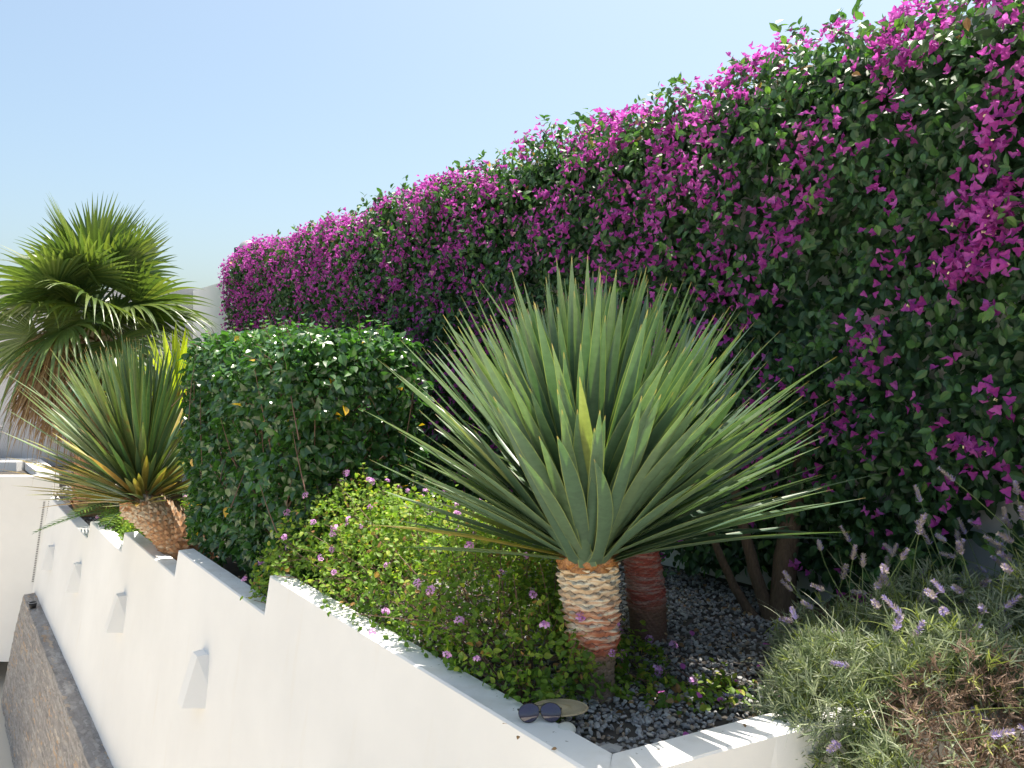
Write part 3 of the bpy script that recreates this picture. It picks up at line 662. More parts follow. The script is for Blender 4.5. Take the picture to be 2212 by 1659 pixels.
def crown(t, c, r0, h, N, L, Wd, mat, seed, elmin=2, tilt=(0, 0), lowyellow=0.0, power=0.8, lfun=None, skip=None, droop=(0.02, 0.10), raise_=None):
    r = np.random.default_rng(seed); i = np.arange(N); az = i*2.39996 + r.normal(0, 0.12, N)
    f = (i+0.5)/N; el = R_(elmin) + (R_(87)-R_(elmin))*f**power + r.normal(0, R_(3.0), N)
    if raise_ is not None: el = np.maximum(el, raise_(az) + r.normal(0, R_(4), N))
    rad = np.stack([np.cos(az), np.sin(az), np.zeros(N)], 1)
    d = rad*np.cos(el)[:, None] + Z*np.sin(el)[:, None] + 0.03*r.standard_normal((N, 3)) + np.array([tilt[0], tilt[1], 0])
    d = unit(d)
    base = c + rad*(r0*np.interp(f, [0, .25, 1], [1.0, .9, .25]))[:, None] + Z*(h*f**0.9)[:, None]
    up = unit(Z*np.cos(el)[:, None] - rad*np.sin(el)[:, None] + 0.12*r.standard_normal((N, 3)))
    LL = L*r.uniform(0.86, 1.05, N)*np.where(r.random(N) < 0.05, 0.75, 1.0)*np.interp(f, [0, .15, .6, 1], [0.86, .98, 1.0, 0.92])
    if lfun is not None: LL = LL*lfun(az, el)
    rn = np.clip(r.uniform(0.28, 1.0, N), 0, 1)
    if lowyellow: rn = np.where((np.degrees(el) < 42) & (r.random(N) < lowyellow), r.uniform(0, 0.26, N), rn)
    keep = np.ones(N, bool) if skip is None else ~skip(az, el)
    q = MB(); dr = r.uniform(*droop, N)*np.cos(el)
    bend = r.normal(0, 0.024, (N, 3)) + r.normal(0, 0.13, (N, 3))*(r.random((N, 1)) < 0.06)*np.array([1, 1, .3])
    blades(q, base[keep], d[keep], up[keep], LL[keep], (Wd*r.uniform(0.85, 1.12, N))[keep], DPROF, dr[keep], 14, 0.34, 2.2, rn[keep], bend[keep])
    return q.build('leaf_crown', mat, t, True)
# main dragon tree
T1 = np.array([0.308, 2.86, 0.40])
t = thing('dragon_tree', T1, 'large dragon tree with spiky green leaf ball and pale ringed trunk', 'dragon tree')
top1 = np.array([0.278, 2.89, 0.885])
ring_trunk(t, [T1, (0.296, 2.87, 0.65), top1], ([0, .06, .15, .45, .75, 1], [0.080, 0.066, 0.061, 0.077, 0.090, 0.095]), 21, M['trunk_main'], 1)
collar(t, top1 + np.array([0, 0, -0.005]), 0.102, 0.20)
crown(t, top1 + Z*0.02, 0.112, 0.24, 400, 0.90, 0.056, M['drag_leaf'], 3, elmin=8, power=0.85, droop=(-0.03, 0.06), lowyellow=0.03,
      lfun=lambda az, el: np.where((np.cos(az) < 0.1) & (el < 0.65), 0.84, 1.0)*np.where((np.cos(az) > 0.5), 1.0, 1.0)*np.interp(el, [1.0, 1.5], [1.0, 0.97]),
      raise_=lambda az: R_(44)*np.clip(-np.sin(az)*1.5 - 0.3, 0, 1))
# curled short leaf in front
q = MB(); b0 = top1 + np.array([-0.01, -0.115, 0.02])
cc = curve(b0, b0 + np.array([-0.05, -0.06, 0.22]), b0 + np.array([-0.13, -0.09, 0.20]), 12); sd = np.array([0.85, -0.35, 0.2]); w = np.interp(np.linspace(0, 1, 12), [0, .3, .8, 1], [.036, .026, .022, .004])[:, None]
V = np.stack([cc - sd*w, cc + np.array([0, 0.006, 0]), cc + sd*w], 1).reshape(-1, 3); a = np.arange(11)*3
q.add(V, np.concatenate([np.stack([a, a+1, a+4, a+3], 1), np.stack([a+1, a+2, a+5, a+4], 1)]), 0.5, np.tile([1, 0, 1], 12), 0.2)
tag(q.build('curled_leaf', M['drag_leaf'], t, True), 'short leaf curling over at the front of the crown')
# second dragon tree behind
T2 = np.array([0.60, 3.46, 0.40]); top2 = np.array([0.56, 3.46, 0.83])
t = thing('dragon_tree', T2, 'smaller dragon tree with a dark red ringed trunk, half hidden behind the large one', 'dragon tree')
ring_trunk(t, [T2, (0.60, 3.46, 0.62), top2], ([0, .08, .5, 1], [0.088, 0.076, 0.076, 0.070]), 30, M['trunk_back'], 2, amp=0.009)
collar(t, top2, 0.085, 0.2)
crown(t, top2 + Z*0.02, 0.085, 0.18, 130, 0.92, 0.05, M['drag_leaf'], 9, elmin=0, power=0.8, tilt=(0.12, -0.05), droop=(0.0, 0.06), raise_=lambda az: R_(36)*np.clip(-np.sin(az)*1.5 - 0.2, 0, 1))

# scaly trunk helper: overlapping pointed leaf bases along a bent axis
def scaly_trunk(t, pts, rad, n, sc, seed, name='trunk'):
    nz = 60; ax = curve(*[np.asarray(p_, float) for p_ in pts], nz); q = MB(); tube(q, ax, np.interp(np.linspace(0, 1, nz), *rad)*0.93, 24, 0.1)
    tn = unit(np.gradient(ax, axis=0)); r = np.random.default_rng(seed)
    f = (np.arange(n)+0.5)/n; th = np.arange(n)*2.39996; k = (f*(nz-1)).astype(int)
    a = unit(np.cross(tn[k], np.array([[0, 1.0, 0.01]]))); b = np.cross(tn[k], a)
    nr = a*np.cos(th)[:, None] + b*np.sin(th)[:, None]
    T = ax[k] + nr*np.interp(f, *rad)[:, None]*0.90
    d = unit(tn[k] + nr*0.30 + 0.05*r.standard_normal((n, 3)))
    inst(q, leaf_tmpl(1.05, -0.22, -0.10, 0.3), T, frames(d, nr), sc*r.uniform(0.85, 1.15, n), np.clip(0.25 + 0.75*f + r.normal(0, 0.15, n), 0, 1))
    return q.build(name, M['scales'], t)
# left dragon tree on a leaning scaly trunk
TL = spz(6.72, 1.80, 0.0); topL = np.array([-3.12, 6.62, 0.47])
t = thing('dragon_tree', TL, 'left dragon tree with browned leaf tips on a thick leaning scaly trunk', 'dragon tree')
scaly_trunk(t, [TL, TL + np.array([-0.12, 0.0, 0.30]), topL], ([0, .5, 1], [0.195, 0.165, 0.150]), 460, 0.092, 4)
collar(t, topL - Z*0.03, 0.150, 0.3)
crown(t, topL + Z*0.02, 0.155, 0.30, 340, 1.17, 0.054, M['drag_leaf2'], 12, elmin=8, tilt=(-0.10, -0.03), lowyellow=0.55, power=0.85, droop=(0.0, 0.08),
      lfun=lambda az, el: np.where((np.cos(az) > 0.2) & (el < 1.0), 0.62, 1.0)*np.where((np.sin(az) < -0.2) & (el < 0.9), 0.68, 1.0))
# yellow-green sword plant behind it
c = spz(9.5, 2.35, 1.0); t = thing('yucca', spz(9.5, 2.35, -0.2), 'bright yellow-green sword-leaved plant glowing behind the left dragon tree', 'yucca')
q = MB(); tube(q, curve(spz(9.5, 2.35, -0.25), spz(9.45, 2.3, .3), c, 10), 0.06, 12); q.build('trunk', M['trunk_b'], t, True)
crown(t, c, 0.06, 0.2, 48, 1.0, 0.075, M['yellow_leaf'], 20, elmin=10, power=0.8)

# ------------------------------------------------------------------ fan palm
def frond(t, c, az, el, pet, R0, mat, seed, nseg=34, spread=108, nod=0.25, droop=0.25, name='frond', limp=0.0, dry=False):
    r = np.random.default_rng(seed); rad = np.array([math.cos(az), math.sin(az), 0])
    d = rad*math.cos(el) + Z*math.sin(el); hub = c + d*pet - Z*0.10*pet
    q = MB(); pc = curve(c, c + d*pet*0.6, hub, 7); tube(q, pc, np.linspace(0.022, 0.011, 7), 6, 0.3)
    side = unit(np.cross(d, Z + 0.001)); nrm = np.cross(side, d)
    d2 = unit(d - Z*nod)                       # blade nods a little below the stalk
    nrm = np.cross(side, d2)
    roll = r.normal(0, 0.45); side, nrm = side*math.cos(roll) + nrm*math.sin(roll), nrm*math.cos(roll) - side*math.sin(roll)
    a = np.radians(np.linspace(-spread, spread, nseg)); da = a[1]-a[0]
    dirs = d2*np.cos(a)[:, None] + side*np.sin(a)[:, None] + nrm*(0.22*(np.abs(a)/2)**1.5 - 0.05)[:, None]
    L = R0*(0.80 + 0.20*np.cos(a*0.8))*r.uniform(0.93, 1.05, nseg)
    wmax = 2*0.55*L*math.sin(da/2)*1.10
    prof = ([0, .55, .66, .8, .92, 1], [0.03, 1.0, .70, .40, .17, 0.03])
    nb = nrm[None] + 0*dirs
    dr = droop*r.uniform(0.4, 1.6, nseg)*(1 + limp*(r.random(nseg) < 0.5))
    rn = r.random(nseg)
    up = unit(nb - (nb*unit(dirs)).sum(-1, keepdims=True)*unit(dirs))
    blades(q, hub + 0*dirs, unit(dirs), up, L, wmax, prof, dr, 13, 0.42, 3.4, rn)
    return q.build(name, mat, t)
PC = np.array([-5.55, 10.45, 2.22])
palm = thing('fan_palm', (PC[0], PC[1], -0.25), 'fan palm with green pleated fronds and a hanging brown skirt, at the far left', 'palm tree')
scaly_trunk(palm, [(PC[0], PC[1], -0.3), (PC[0]+.03, PC[1], 1.0), PC - Z*0.15], ([0, .5, 1], [0.26, 0.22, 0.20]), 260, 0.16, 8)
pr = np.random.default_rng(77); nf = 25
for k in range(nf):
    f = (k+0.5)/nf; el = R_(86 - 112*f**1.25) + pr.normal(0, 0.14); az = k*2.39996 + 0.6
    frond(palm, PC + Z*(0.25*(1-f)), az, el, pr.uniform(0.45, 0.85), pr.uniform(0.88, 1.12), M['palm_leaf'], 100+k, droop=0.03 + 0.34*f**1.6, limp=1.0*f, nod=0.05+0.3*f)
for k in range(14):         # short-stalked inner fronds filling the heart of the crown
    frond(palm, PC + Z*0.12, k*2.39996 + 1.1, R_(pr.uniform(-12, 40)), pr.uniform(0.18, 0.38), pr.uniform(0.62, 0.8), M['palm_leaf'], 300+k, droop=0.16, limp=0.8, nod=0.2)
for k in range(30):
    az = R_(pr.uniform(125, 320)); el = R_(-8 - 5*(k % 9)) 
    frond(palm, PC - Z*(0.05 + 0.02*k), az, el, 0.58, pr.uniform(0.50, 0.70), M['palm_dry'], 200+k, nseg=34, spread=95, droop=0.42, name='dry_frond', limp=1.0)

# ------------------------------------------------------------------ cycad: low feather fronds at the far end of the planter
CB = spz(9.7, 2.0, -0.22); t = thing('cycad', CB, 'dark low cycad with flat feathery fronds behind the second notch of the wall', 'cycad')
q = MB(); lathe(q, [(0, 0), (0.11, 0), (0.13, 0.12), (0.09, 0.25), (0, 0.28)], 16, CB); q.build('trunk', M['trunk_b'], t, True)
cr = np.random.default_rng(31)
for k in range(20):
    az = k*2.39996; el = R_(cr.uniform(8, 62)); Lr = cr.uniform(0.75, 1.05)
    rad = np.array([math.cos(az), math.sin(az), 0]); b = CB + Z*0.24
    pts = curve(b, b + rad*Lr*0.5*math.cos(el) + Z*Lr*0.62*math.sin(el), b + rad*Lr*math.cos(el)*1.05 + Z*Lr*(math.sin(el)*0.85 - 0.28), 12)
    q = MB(); tube(q, pts, np.linspace(0.010, 0.004, 12), 5, 0.4); m = 44
    tq = np.repeat(np.linspace(0.12, 0.99, m//2), 2); idx = tq*11; i0 = np.minimum(idx.astype(int), 10); fr = (idx-i0)[:, None]
    T = pts[i0]*(1-fr) + pts[i0+1]*fr; tg = unit(pts[i0+1]-pts[i0]); sd = np.cross(tg, Z)*np.tile([1, -1], m//2)[:, None]
    blades(q, T, unit(sd + tg*0.6 + Z*0.18), np.cross(sd, tg)*np.tile([1, -1], m//2)[:, None]*-1, 0.24*np.sin(np.clip(tq*2.6+.35, 0, 3.0)) + 0.04, 0.020, ([0, .2, .7, 1], [.8, 1, .8, .05]), 0.12, 5, 0.1, 2, cr.random(m))
    q.build('frond', M['cyc_leaf'], t)

# ------------------------------------------------------------------ hedge block (hibiscus-like)
HS0, HS1, HP0, HP1, HZ0, HZ1 = 4.15, 6.58, 1.64, 2.52, 0.22, 1.84
def hedge_points(N, depth, seed):
    r = np.random.default_rng(seed)
    ls, lp, lz = HS1-HS0, HP1-HP0, HZ1-HZ0
    areas = np.array([ls*lz, ls*lz*0.5, lp*lz, lp*lz, ls*lp]); f = r.choice(5, N, p=areas/areas.sum())
    a, b = r.random(N), r.random(N)
    s = np.where(f == 2, HS0, np.where(f == 3, HS1, HS0 + ls*a)); p = np.where(f == 0, HP0, np.where(f == 1, HP1, HP0 + lp*(np.where(f == 4, b, a))))
    z = np.where(f == 4, HZ1, HZ0 + lz*b)
    c = np.array([(HS0+HS1)/2, (HP0+HP1)/2, (HZ0+HZ1)/2]); X = np.stack([s, p, z], 1)
    h = np.array([ls/2, lp/2, lz/2]); rr = 0.26; Q = X - c; inn = np.clip(Q, -(h-rr), h-rr); dv = Q - inn; nn = unit(dv)
    X = c + inn + nn*rr
    bul = 0.11*smooth_noise(X[:, 0]+X[:, 1], X[:, 2], 71, 4) + 0.05*smooth_noise(X[:, 0]-X[:, 1], X[:, 2], 72, 11)
    bottom = np.clip((0.75 - X[:, 2])/0.5, 0, 1)*0.10*(nn[:, 1] < -0.3)
    X = X + nn*(bul - depth*r.random(N)*r.random(N) + bottom)[:, None]
    zmin = np.interp(X[:, 0], [4.1, 5.0, 6.0, 6.6], [0.33, 0.30, 0.20, 0.2])
    k = (X[:, 2] > zmin + 0.03*r.standard_normal(N))
    X, nn = X[k], nn[k]; 
    return spz(X[:, 0], X[:, 1], X[:, 2]), unit(W*nn[:, :1] + P*nn[:, 1:2] + Z*nn[:, 2:])
hedge = thing('hedge', spz(5.3, 2.05, 0.2), 'clipped dark green glossy-leaved hedge block between the left dragon tree and the lantana', 'hedge')
HL = leaf_tmpl(0.72, 0.18, 0.22, 0.36)
mb = MB(); pos, nrm = hedge_points(17500, 0.42, 1); n = len(pos)
outl = rng.random(n) < 0.5
nn = unit(nrm*0.8 + 0.55*rng.standard_normal((n, 3)) + Z*0.55); d = unit(-Z*0.45 + 0.7*rng.standard_normal((n, 3)) + nrm*0.6)
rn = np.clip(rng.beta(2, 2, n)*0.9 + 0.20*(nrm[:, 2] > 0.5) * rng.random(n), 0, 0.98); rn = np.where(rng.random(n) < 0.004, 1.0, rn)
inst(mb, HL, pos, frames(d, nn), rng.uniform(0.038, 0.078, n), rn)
hub = []
stems_mb = MB()
for k in range(300):        # leafy shoots standing out of the top and sides
    p_, n_ = hedge_points(1, 0.0, 5000+k)
    if len(p_) == 0: continue
    b = p_[0] - n_[0]*0.22; dd = unit(n_[0]*0.7 + Z*0.6 + 0.35*rng.standard_normal(3)); L = rng.uniform(0.22, 0.34) if n_[0][2] > 0.5 else rng.uniform(0.16, 0.26)
    pts = curve(b, b + dd*L*0.5, b + dd*L + 0.03*rng.standard_normal(3), 6); tube(stems_mb, pts, np.linspace(0.0045, 0.002, 6), 5)
    m = 7; tq = np.linspace(0.4, 1.0, m)[:, None]; T = b + dd*L*tq; az = np.arange(m)*2.4
    sd = np.stack([np.cos(az), np.sin(az), np.zeros(m)], 1)
    inst(mb, HL, T, frames(unit(sd + dd*0.5), unit(dd + 0.3*rng.standard_normal((m, 3)))), rng.uniform(0.03, 0.06, m), rng.uniform(0.6, 0.97, m))
mb.build('foliage', M['hib_leaf'], hedge)
for k in range(90):         # woody twigs inside, fanning up from the base
    s0, p0 = rng.uniform(4.4, 6.4), rng.uniform(1.85, 2.35); b = spz(s0, p0, 0.2)
    e_, en = hedge_points(1, 0.02, 9000+k)
    if len(e_) == 0: continue
    tube(stems_mb, curve(b, b*0.5 + e_[0]*0.5 + Z*0.2, e_[0] - en[0]*0.04, 8), np.linspace(0.011, 0.0035, 8), 6)
for k in range(60):        # thin red-brown shoots climbing just under the leaf surface
    e_, en = hedge_points(1, 0.0, 12000+k)
    if len(e_) == 0 or e_[0][2] < 0.95: continue
    dn = -Z*rng.uniform(0.3, 0.6) + 0.12*rng.standard_normal(3)
    tube(stems_mb, curve(e_[0] + dn - en[0]*0.10, e_[0] + dn*0.4 - en[0]*0.02, e_[0] + en[0]*0.015, 8), np.linspace(0.0042, 0.0018, 8), 5)
stems_mb.build('branches', M['twig'], hedge, True)

# ------------------------------------------------------------------ lump sampler for mounded shrubs
def shell(lumps, N, depth, zmin, seed, garden=True, down=-0.25):
    r = np.random.default_rng(seed); C = np.array([l[:3] for l in lumps]); Rr = np.array([l[3:] for l in lumps])
    ar = (Rr[:, 0]*Rr[:, 1] + Rr[:, 1]*Rr[:, 2] + Rr[:, 0]*Rr[:, 2]); k = r.choice(len(lumps), N, p=ar/ar.sum())
    d = unit(r.standard_normal((N, 3))); dep = 1 - depth*r.random(N)**1.5
    X = C[k] + Rr[k]*d*dep[:, None]
    X = X + d*(0.05*smooth_noise(X[:, 0]*1.3, X[:, 1]+X[:, 2], 81, 6) + 0.045*smooth_noise(X[:, 0], X[:, 1]-X[:, 2], 82, 13))[:, None]
    ok = np.ones(N, bool)
    for j in range(len(lumps)):
        q = (((X - C[j])/Rr[j])**2).sum(1); ok &= ~((q < (0.80)**2) & (k != j))
    ok &= X[:, 2] > (zmin(X) if callable(zmin) else zmin); ok &= d[:, 2] > down - 0.4*r.random(N)
    X, d, Rk = X[ok], unit(d[ok]/Rr[k][ok]), Rr[k][ok]
    if garden: return spz(X[:, 0], X[:, 1], X[:, 2]), unit(W*d[:, :1] + P*d[:, 1:2] + Z*d[:, 2:])
    return X, d
def cluster_mesh(seed):
    r = np.random.default_rng(seed); q = MB(); n = 15
    i = np.arange(n); el = np.arccos(1 - (i+.5)/n*0.95); az = i*2.39996
    nn = np.stack([np.sin(el)*np.cos(az), np.sin(el)*np.sin(az), np.cos(el)], 1)
    pet = []; th = np.linspace(0, 2*math.pi, 8, endpoint=False); rr = np.where(np.arange(8) % 2 == 0, 1.0, 0.62)
    tv = np.vstack([np.stack([rr*np.cos(th), rr*np.sin(th), 0.12*rr], 1), [[0, 0, 0]]]); tf = np.array([[j, (j+1) % 8, 8, -1] for j in range(8)])
    inst(q, (tv, tf, np.zeros(9)), nn*0.0160, frames(unit(r.standard_normal((n, 3))), nn), r.uniform(0.0062, 0.0085, n), r.random(n))
    return q.mesh('flower_cluster', M['lan_fl'])
CM = [cluster_mesh(k) for k in range(4)]
LNL = leaf_tmpl(0.66, 0.12, 0.25, 0.34)
def lantana(name, loc, label, lumps, nleaf, nfl, zmin, seed, size=(0.018, 0.034), nst=60, shoots=60):
    t = thing(name, loc, label, 'lantana'); r = np.random.default_rng(seed)
    pos, nrm = shell(lumps, nleaf, 0.42, zmin, seed)
    clear = lambda X: (np.hypot((X[:, 0]-0.17)/0.11, (X[:, 1]-2.50)/0.08) > 1) & (np.hypot(X[:, 0]-0.09, X[:, 1]-2.43) > 0.085)   # nothing grows through the things on the wall
    ok = clear(pos); pos, nrm = pos[ok], nrm[ok]; n = len(pos); mb = MB()
    nn = unit(nrm*0.5 + 0.6*r.standard_normal((n, 3)) + Z*0.7); d = unit(nrm*0.5 + 0.8*r.standard_normal((n, 3)) - Z*0.1)
    rn = np.clip(r.beta(2, 2.2, n) + 0.15*np.clip(nrm[:, 2], 0, 1), 0, 0.97); rn = np.where(r.random(n) < 0.035, 1.0, rn)
    inst(mb, LNL, pos, frames(d, nn), r.uniform(*size, n), rn)
    st = MB()
    ps, ns = shell(lumps, shoots*3, 0.02, zmin, seed+1)
    for k in range(min(shoots, len(ps))):
        b = ps[k] - ns[k]*0.10; dd = unit(ns[k]*0.6 + Z*0.6 + 0.4*r.standard_normal(3)); L = r.uniform(0.12, 0.21)
        tube(st, curve(b, b+dd*L*.5, b+dd*L+0.02*r.standard_normal(3), 5), np.linspace(0.0022, 0.0012, 5), 4)
        m = 8; tq = np.repeat(np.linspace(0.5, 1.0, m//2), 2)[:, None]; T = b + dd*L*tq; az = np.repeat(np.arange(m//2)*1.57, 2) + np.tile([0, math.pi], m//2)
        sd = np.stack([np.cos(az), np.sin(az), np.zeros(m)], 1); inst(mb, LNL, T, frames(unit(sd + dd*0.45), unit(dd + 0.2*r.standard_normal((m, 3)))), r.uniform(size[0], size[1]*1.1, m), r.uniform(0.6, 0.96, m))
    mb.build('foliage', M['lan_leaf'], t)
    ps2, ns2 = shell(lumps, nst*3, 0.05, zmin, seed+2)
    for k in range(min(nst, len(ps2))):
        l = lumps[k % len(lumps)]; b = spz(l[0], l[1], max(float(soil_z(l[0])), 0.0) if l[0] < 6 else soil_z(l[0])); tube(st, curve(b, (b+ps2[k])*0.5 + Z*0.05 + 0.05*r.standard_normal(3), ps2[k] + 0.03*r.standard_normal(3), 7), np.linspace(0.004, 0.0015, 7), 4)
    st.build('stems', M['twig'], t, True)
    ps, ns = shell(lumps, nfl*6, 0.0, zmin, seed+3, down=-0.1); ok = clear(ps + ns*0.035); ps, ns = ps[ok], ns[ok]
    for k in range(min(nfl, len(ps))):
        Rm = frames(unit(r.standard_normal((1, 3))), unit(ns[k:k+1] + Z*0.4 + 0.3*r.standard_normal((1, 3))))[0]
        link('flower_cluster', CM[k % 4], t, Matrix.Translation(ps[k] + ns[k]*0.035) @ Matrix(Rm.tolist()).to_4x4() @ Matrix.Diagonal((*([float(r.uniform(0.75, 1.15))]*3), 1)))
    return t
def zwall(X): return np.interp(X[:, 0], [1.5, 4.15, 4.16, 5.9], [0.505, 0.505, 0.32, 0.31])*(X[:, 1] < 1.60) + (X[:, 1] >= 1.60)*0.42
lantana('lantana_shrub', spz(3.2, 1.95, 0.42), 'sprawling yellow-green lantana mound with pink flower heads spilling over the wall top',
        [(3.95, 1.93, .48, .52, .42, .52), (3.3, 2.0, .48, .60, .52, .51), (2.8, 1.98, .46, .48, .48, .50), (2.35, 1.86, .42, .36, .33, .36), (2.13, 1.66, .42, .17, .13, .15), (4.35, 1.68, .36, .34, .18, .24)],
        40000, 84, zwall, 5, nst=100, shoots=190)
lantana('lantana_shrub', spz(9.1, 1.72, -0.1), 'small lantana with lilac flowers left of the leaning scaly trunk',
        [(9.2, 1.70, -.10, .60, .17, .22), (8.5, 1.74, -.08, .4, .17, .22)], 6500, 11, -0.12, 15, nst=10, shoots=18)
lantana('lantana_shrub', spz(7.6, 1.95, 0.0), 'small lantana patch right of the leaning scaly trunk, against the hedge',
        [(7.5, 1.95, .08, .30, .22, .36)], 3500, 8, -0.1, 25, nst=8, shoots=12)
lantana('lantana_shrub', (0.20, 2.62, 0.42), 'low creeping lantana sprigs at the foot of the large dragon tree',
        [(1.98, 2.15, .42, .22, .16, .055), (2.35, 2.35, .42, .22, .14, .06), (1.82, 2.30, .42, .10, .14, .04)], 1500, 10, 0.425, 35, size=(0.022, 0.036), nst=8, shoots=16)

# ------------------------------------------------------------------ gravel (stuff), pebbles, fallen bracts
def ico():
    f = (1+5**0.5)/2
    V = np.array([(-1, f, 0), (1, f, 0), (-1, -f, 0), (1, -f, 0), (0, -1, f), (0, 1, f), (0, -1, -f), (0, 1, -f), (f, 0, -1), (f, 0, 1), (-f, 0, -1), (-f, 0, 1)])/1.9
    F = [(0, 11, 5), (0, 5, 1), (0, 1, 7), (0, 7, 10), (0, 10, 11), (1, 5, 9), (5, 11, 4), (11, 10, 2), (10, 7, 6), (7, 1, 8), (3, 9, 4), (3, 4, 2), (3, 2, 6), (3, 6, 8), (3, 8, 9), (4, 9, 5), (2, 4, 11), (6, 2, 10), (8, 6, 7), (9, 8, 1)]
    return V, np.array([(*x, -1) for x in F])
mb = MB(); IV, IF = ico()
def gravel(n, s0, s1, p0, p1, z, sc):
    for k in range(8):
        tv = IV*rng.uniform(0.65, 1.2, (12, 1))*np.array([1.0, 0.75, 0.5]); m = n//8
        s = rng.uniform(s0, s1, m); p = rng.uniform(p0, p1, m)
        X = spz(s, p, 0); ok = ((X[:, 1] > 2.30 + 0.5*(X[:, 0]-0.286)) | (X[:, 0] > 0.97)) & ~((X[:, 0] > .9) & (X[:, 1] < 2.62)) if s0 < 2 else np.ones(m, bool)
        zz = (soil_z(s) if z is None else z) + rng.uniform(0.0, 0.012, m) + 0.010*smooth_noise(s, p, 5, 5)
        T = spz(s, p, zz)[ok]; m = len(T)
        inst(mb, (tv, IF, np.zeros(12)), T, frames(unit(rng.standard_normal((m, 3))*np.array([1, 1, .3])), unit(Z + 0.5*rng.standard_normal((m, 3)))), sc*rng.uniform(0.6, 1.35, m), rng.random(m))
gravel(15000, 1.45, 4.2, 1.60, 3.55, None, 0.0115)
gravel(3000, 6.6, 13.0, 1.62, 3.5, None, 0.02)
gravel(1200, 12.6, 14.0, 1.5, 3, -0.2, 0.02)
tag(mb.build('gravel', M['gravel']), 'grey and brown crushed gravel covering the planter bed', 'gravel', kind='stuff')
q = MB(); q.add(IV*np.array([.022, .017, .016]) @ np.eye(3) + np.array([0.290, 2.315, 0.452]), IF); tag(q.build('pebble', M['wall2'], smooth=False), 'small bright white pebble in the inner corner of the planter', 'pebble')
q = MB(); q.add(IV*np.array([.045, .025, .014]) + np.array([0.30, 2.40, 0.445]), IF, 0.7); tag(q.build('pebble', M['gravel'], smooth=False), 'flat grey stone beside the white pebble in the planter corner', 'pebble')
q = MB(); m = 420; ss_ = rng.uniform(1.5, 4.0, m); pp_ = rng.uniform(1.62, 3.5, m); T = spz(ss_, pp_, soil_z(ss_) + 0.036); ok = (T[:, 1] > 2.34 + 0.5*(T[:, 0]-0.286)) & (T[:, 1] > 2.6); T = T[ok]; m = len(T)
inst(q, LNL, T, frames(unit(rng.standard_normal((m, 3))*np.array([1, 1, .2])), unit(Z + 0.5*rng.standard_normal((m, 3)))), rng.uniform(0.014, 0.032, m), rng.random(m))
tag(q.build('leaf_litter', M['palm_dry']), 'dry brown leaf litter strewn over the gravel', 'leaf litter', kind='stuff')
spots = [(1.05, 3.30, 'on dark gravel, farthest back by the bougainvillea stems'), (0.62, 2.62, 'on the gravel close to the return wall'), (0.72, 2.72, 'on the gravel nearest the lavender'), (0.55, 2.50, 'resting just inside the return wall, left of the others'),
         (0.95, 3.05, 'on gravel midway between the dragon trees and lavender'), (0.82, 2.90, 'on open gravel in front of the vine trunk'), (0.66, 3.02, 'on gravel right of the red trunk'), (0.97, 2.72, 'lying on the lavender edge'), (0.52, 2.80, 'near the foot of the pale trunk'), (0.78, 3.40, 'on gravel behind the red trunk'), (0.88, 2.62, 'on the return wall by the lavender')]
for x, y, w in spots:
    q = MB(); inst(q, bl, np.array([[x, y, 0.452 if y > 2.65 or x < .6 else 0.51]]), frames(unit(rng.standard_normal((1, 3))*np.array([1, 1, .15])), unit(Z[None] + 0.3*rng.standard_normal((1, 3)))), np.array([0.032]), np.array([0.8]))
    tag(q.build('fallen_bract', M['bract']), 'fallen magenta bract ' + w, 'petal', 'fallen magenta bracts')

# ------------------------------------------------------------------ lavender
LPROF = ([0, .2, .7, 1], [.6, 1, .9, .15])
def spike_mesh(seed, L, bendv, violet):
    r = np.random.default_rng(seed); q = MB(); top = np.array([bendv, 0, L])
    pts = curve((0, 0, 0), (bendv*0.15, 0, L*0.6), top, 9); tube(q, pts, np.linspace(0.0021, 0.0014, 9), 4, 0.1)
    tg = unit(pts[-1]-pts[-2]); hl = r.uniform(0.045, 0.075); nw = 9
    for w in range(nw):
        cpt = top + tg*(hl*w/nw); m = 7; az = np.arange(m)*2*math.pi/m + w*0.5; a = unit(np.cross(tg, [0, 1, 0.01])); b = np.cross(tg, a)
        sd = a*np.cos(az)[:, None] + b*np.sin(az)[:, None]; rn = np.where(r.random(m) < violet, r.uniform(0.78, 1, m), r.uniform(0.36, 0.68, m))
        blades(q, cpt + sd*0.002, unit(sd*0.9 + tg*0.9 + 0.2*r.standard_normal((m, 3))), np.cross(sd, tg)*0 + tg - sd, np.full(m, 0.0140)*(1.15 - 0.5*w/nw), 0.0052, ([0, .5, 1], [.7, 1, .5]), 0, 3, 0.3, 2, rn)
    return q.mesh('flower_spike', M['lav_spike'])
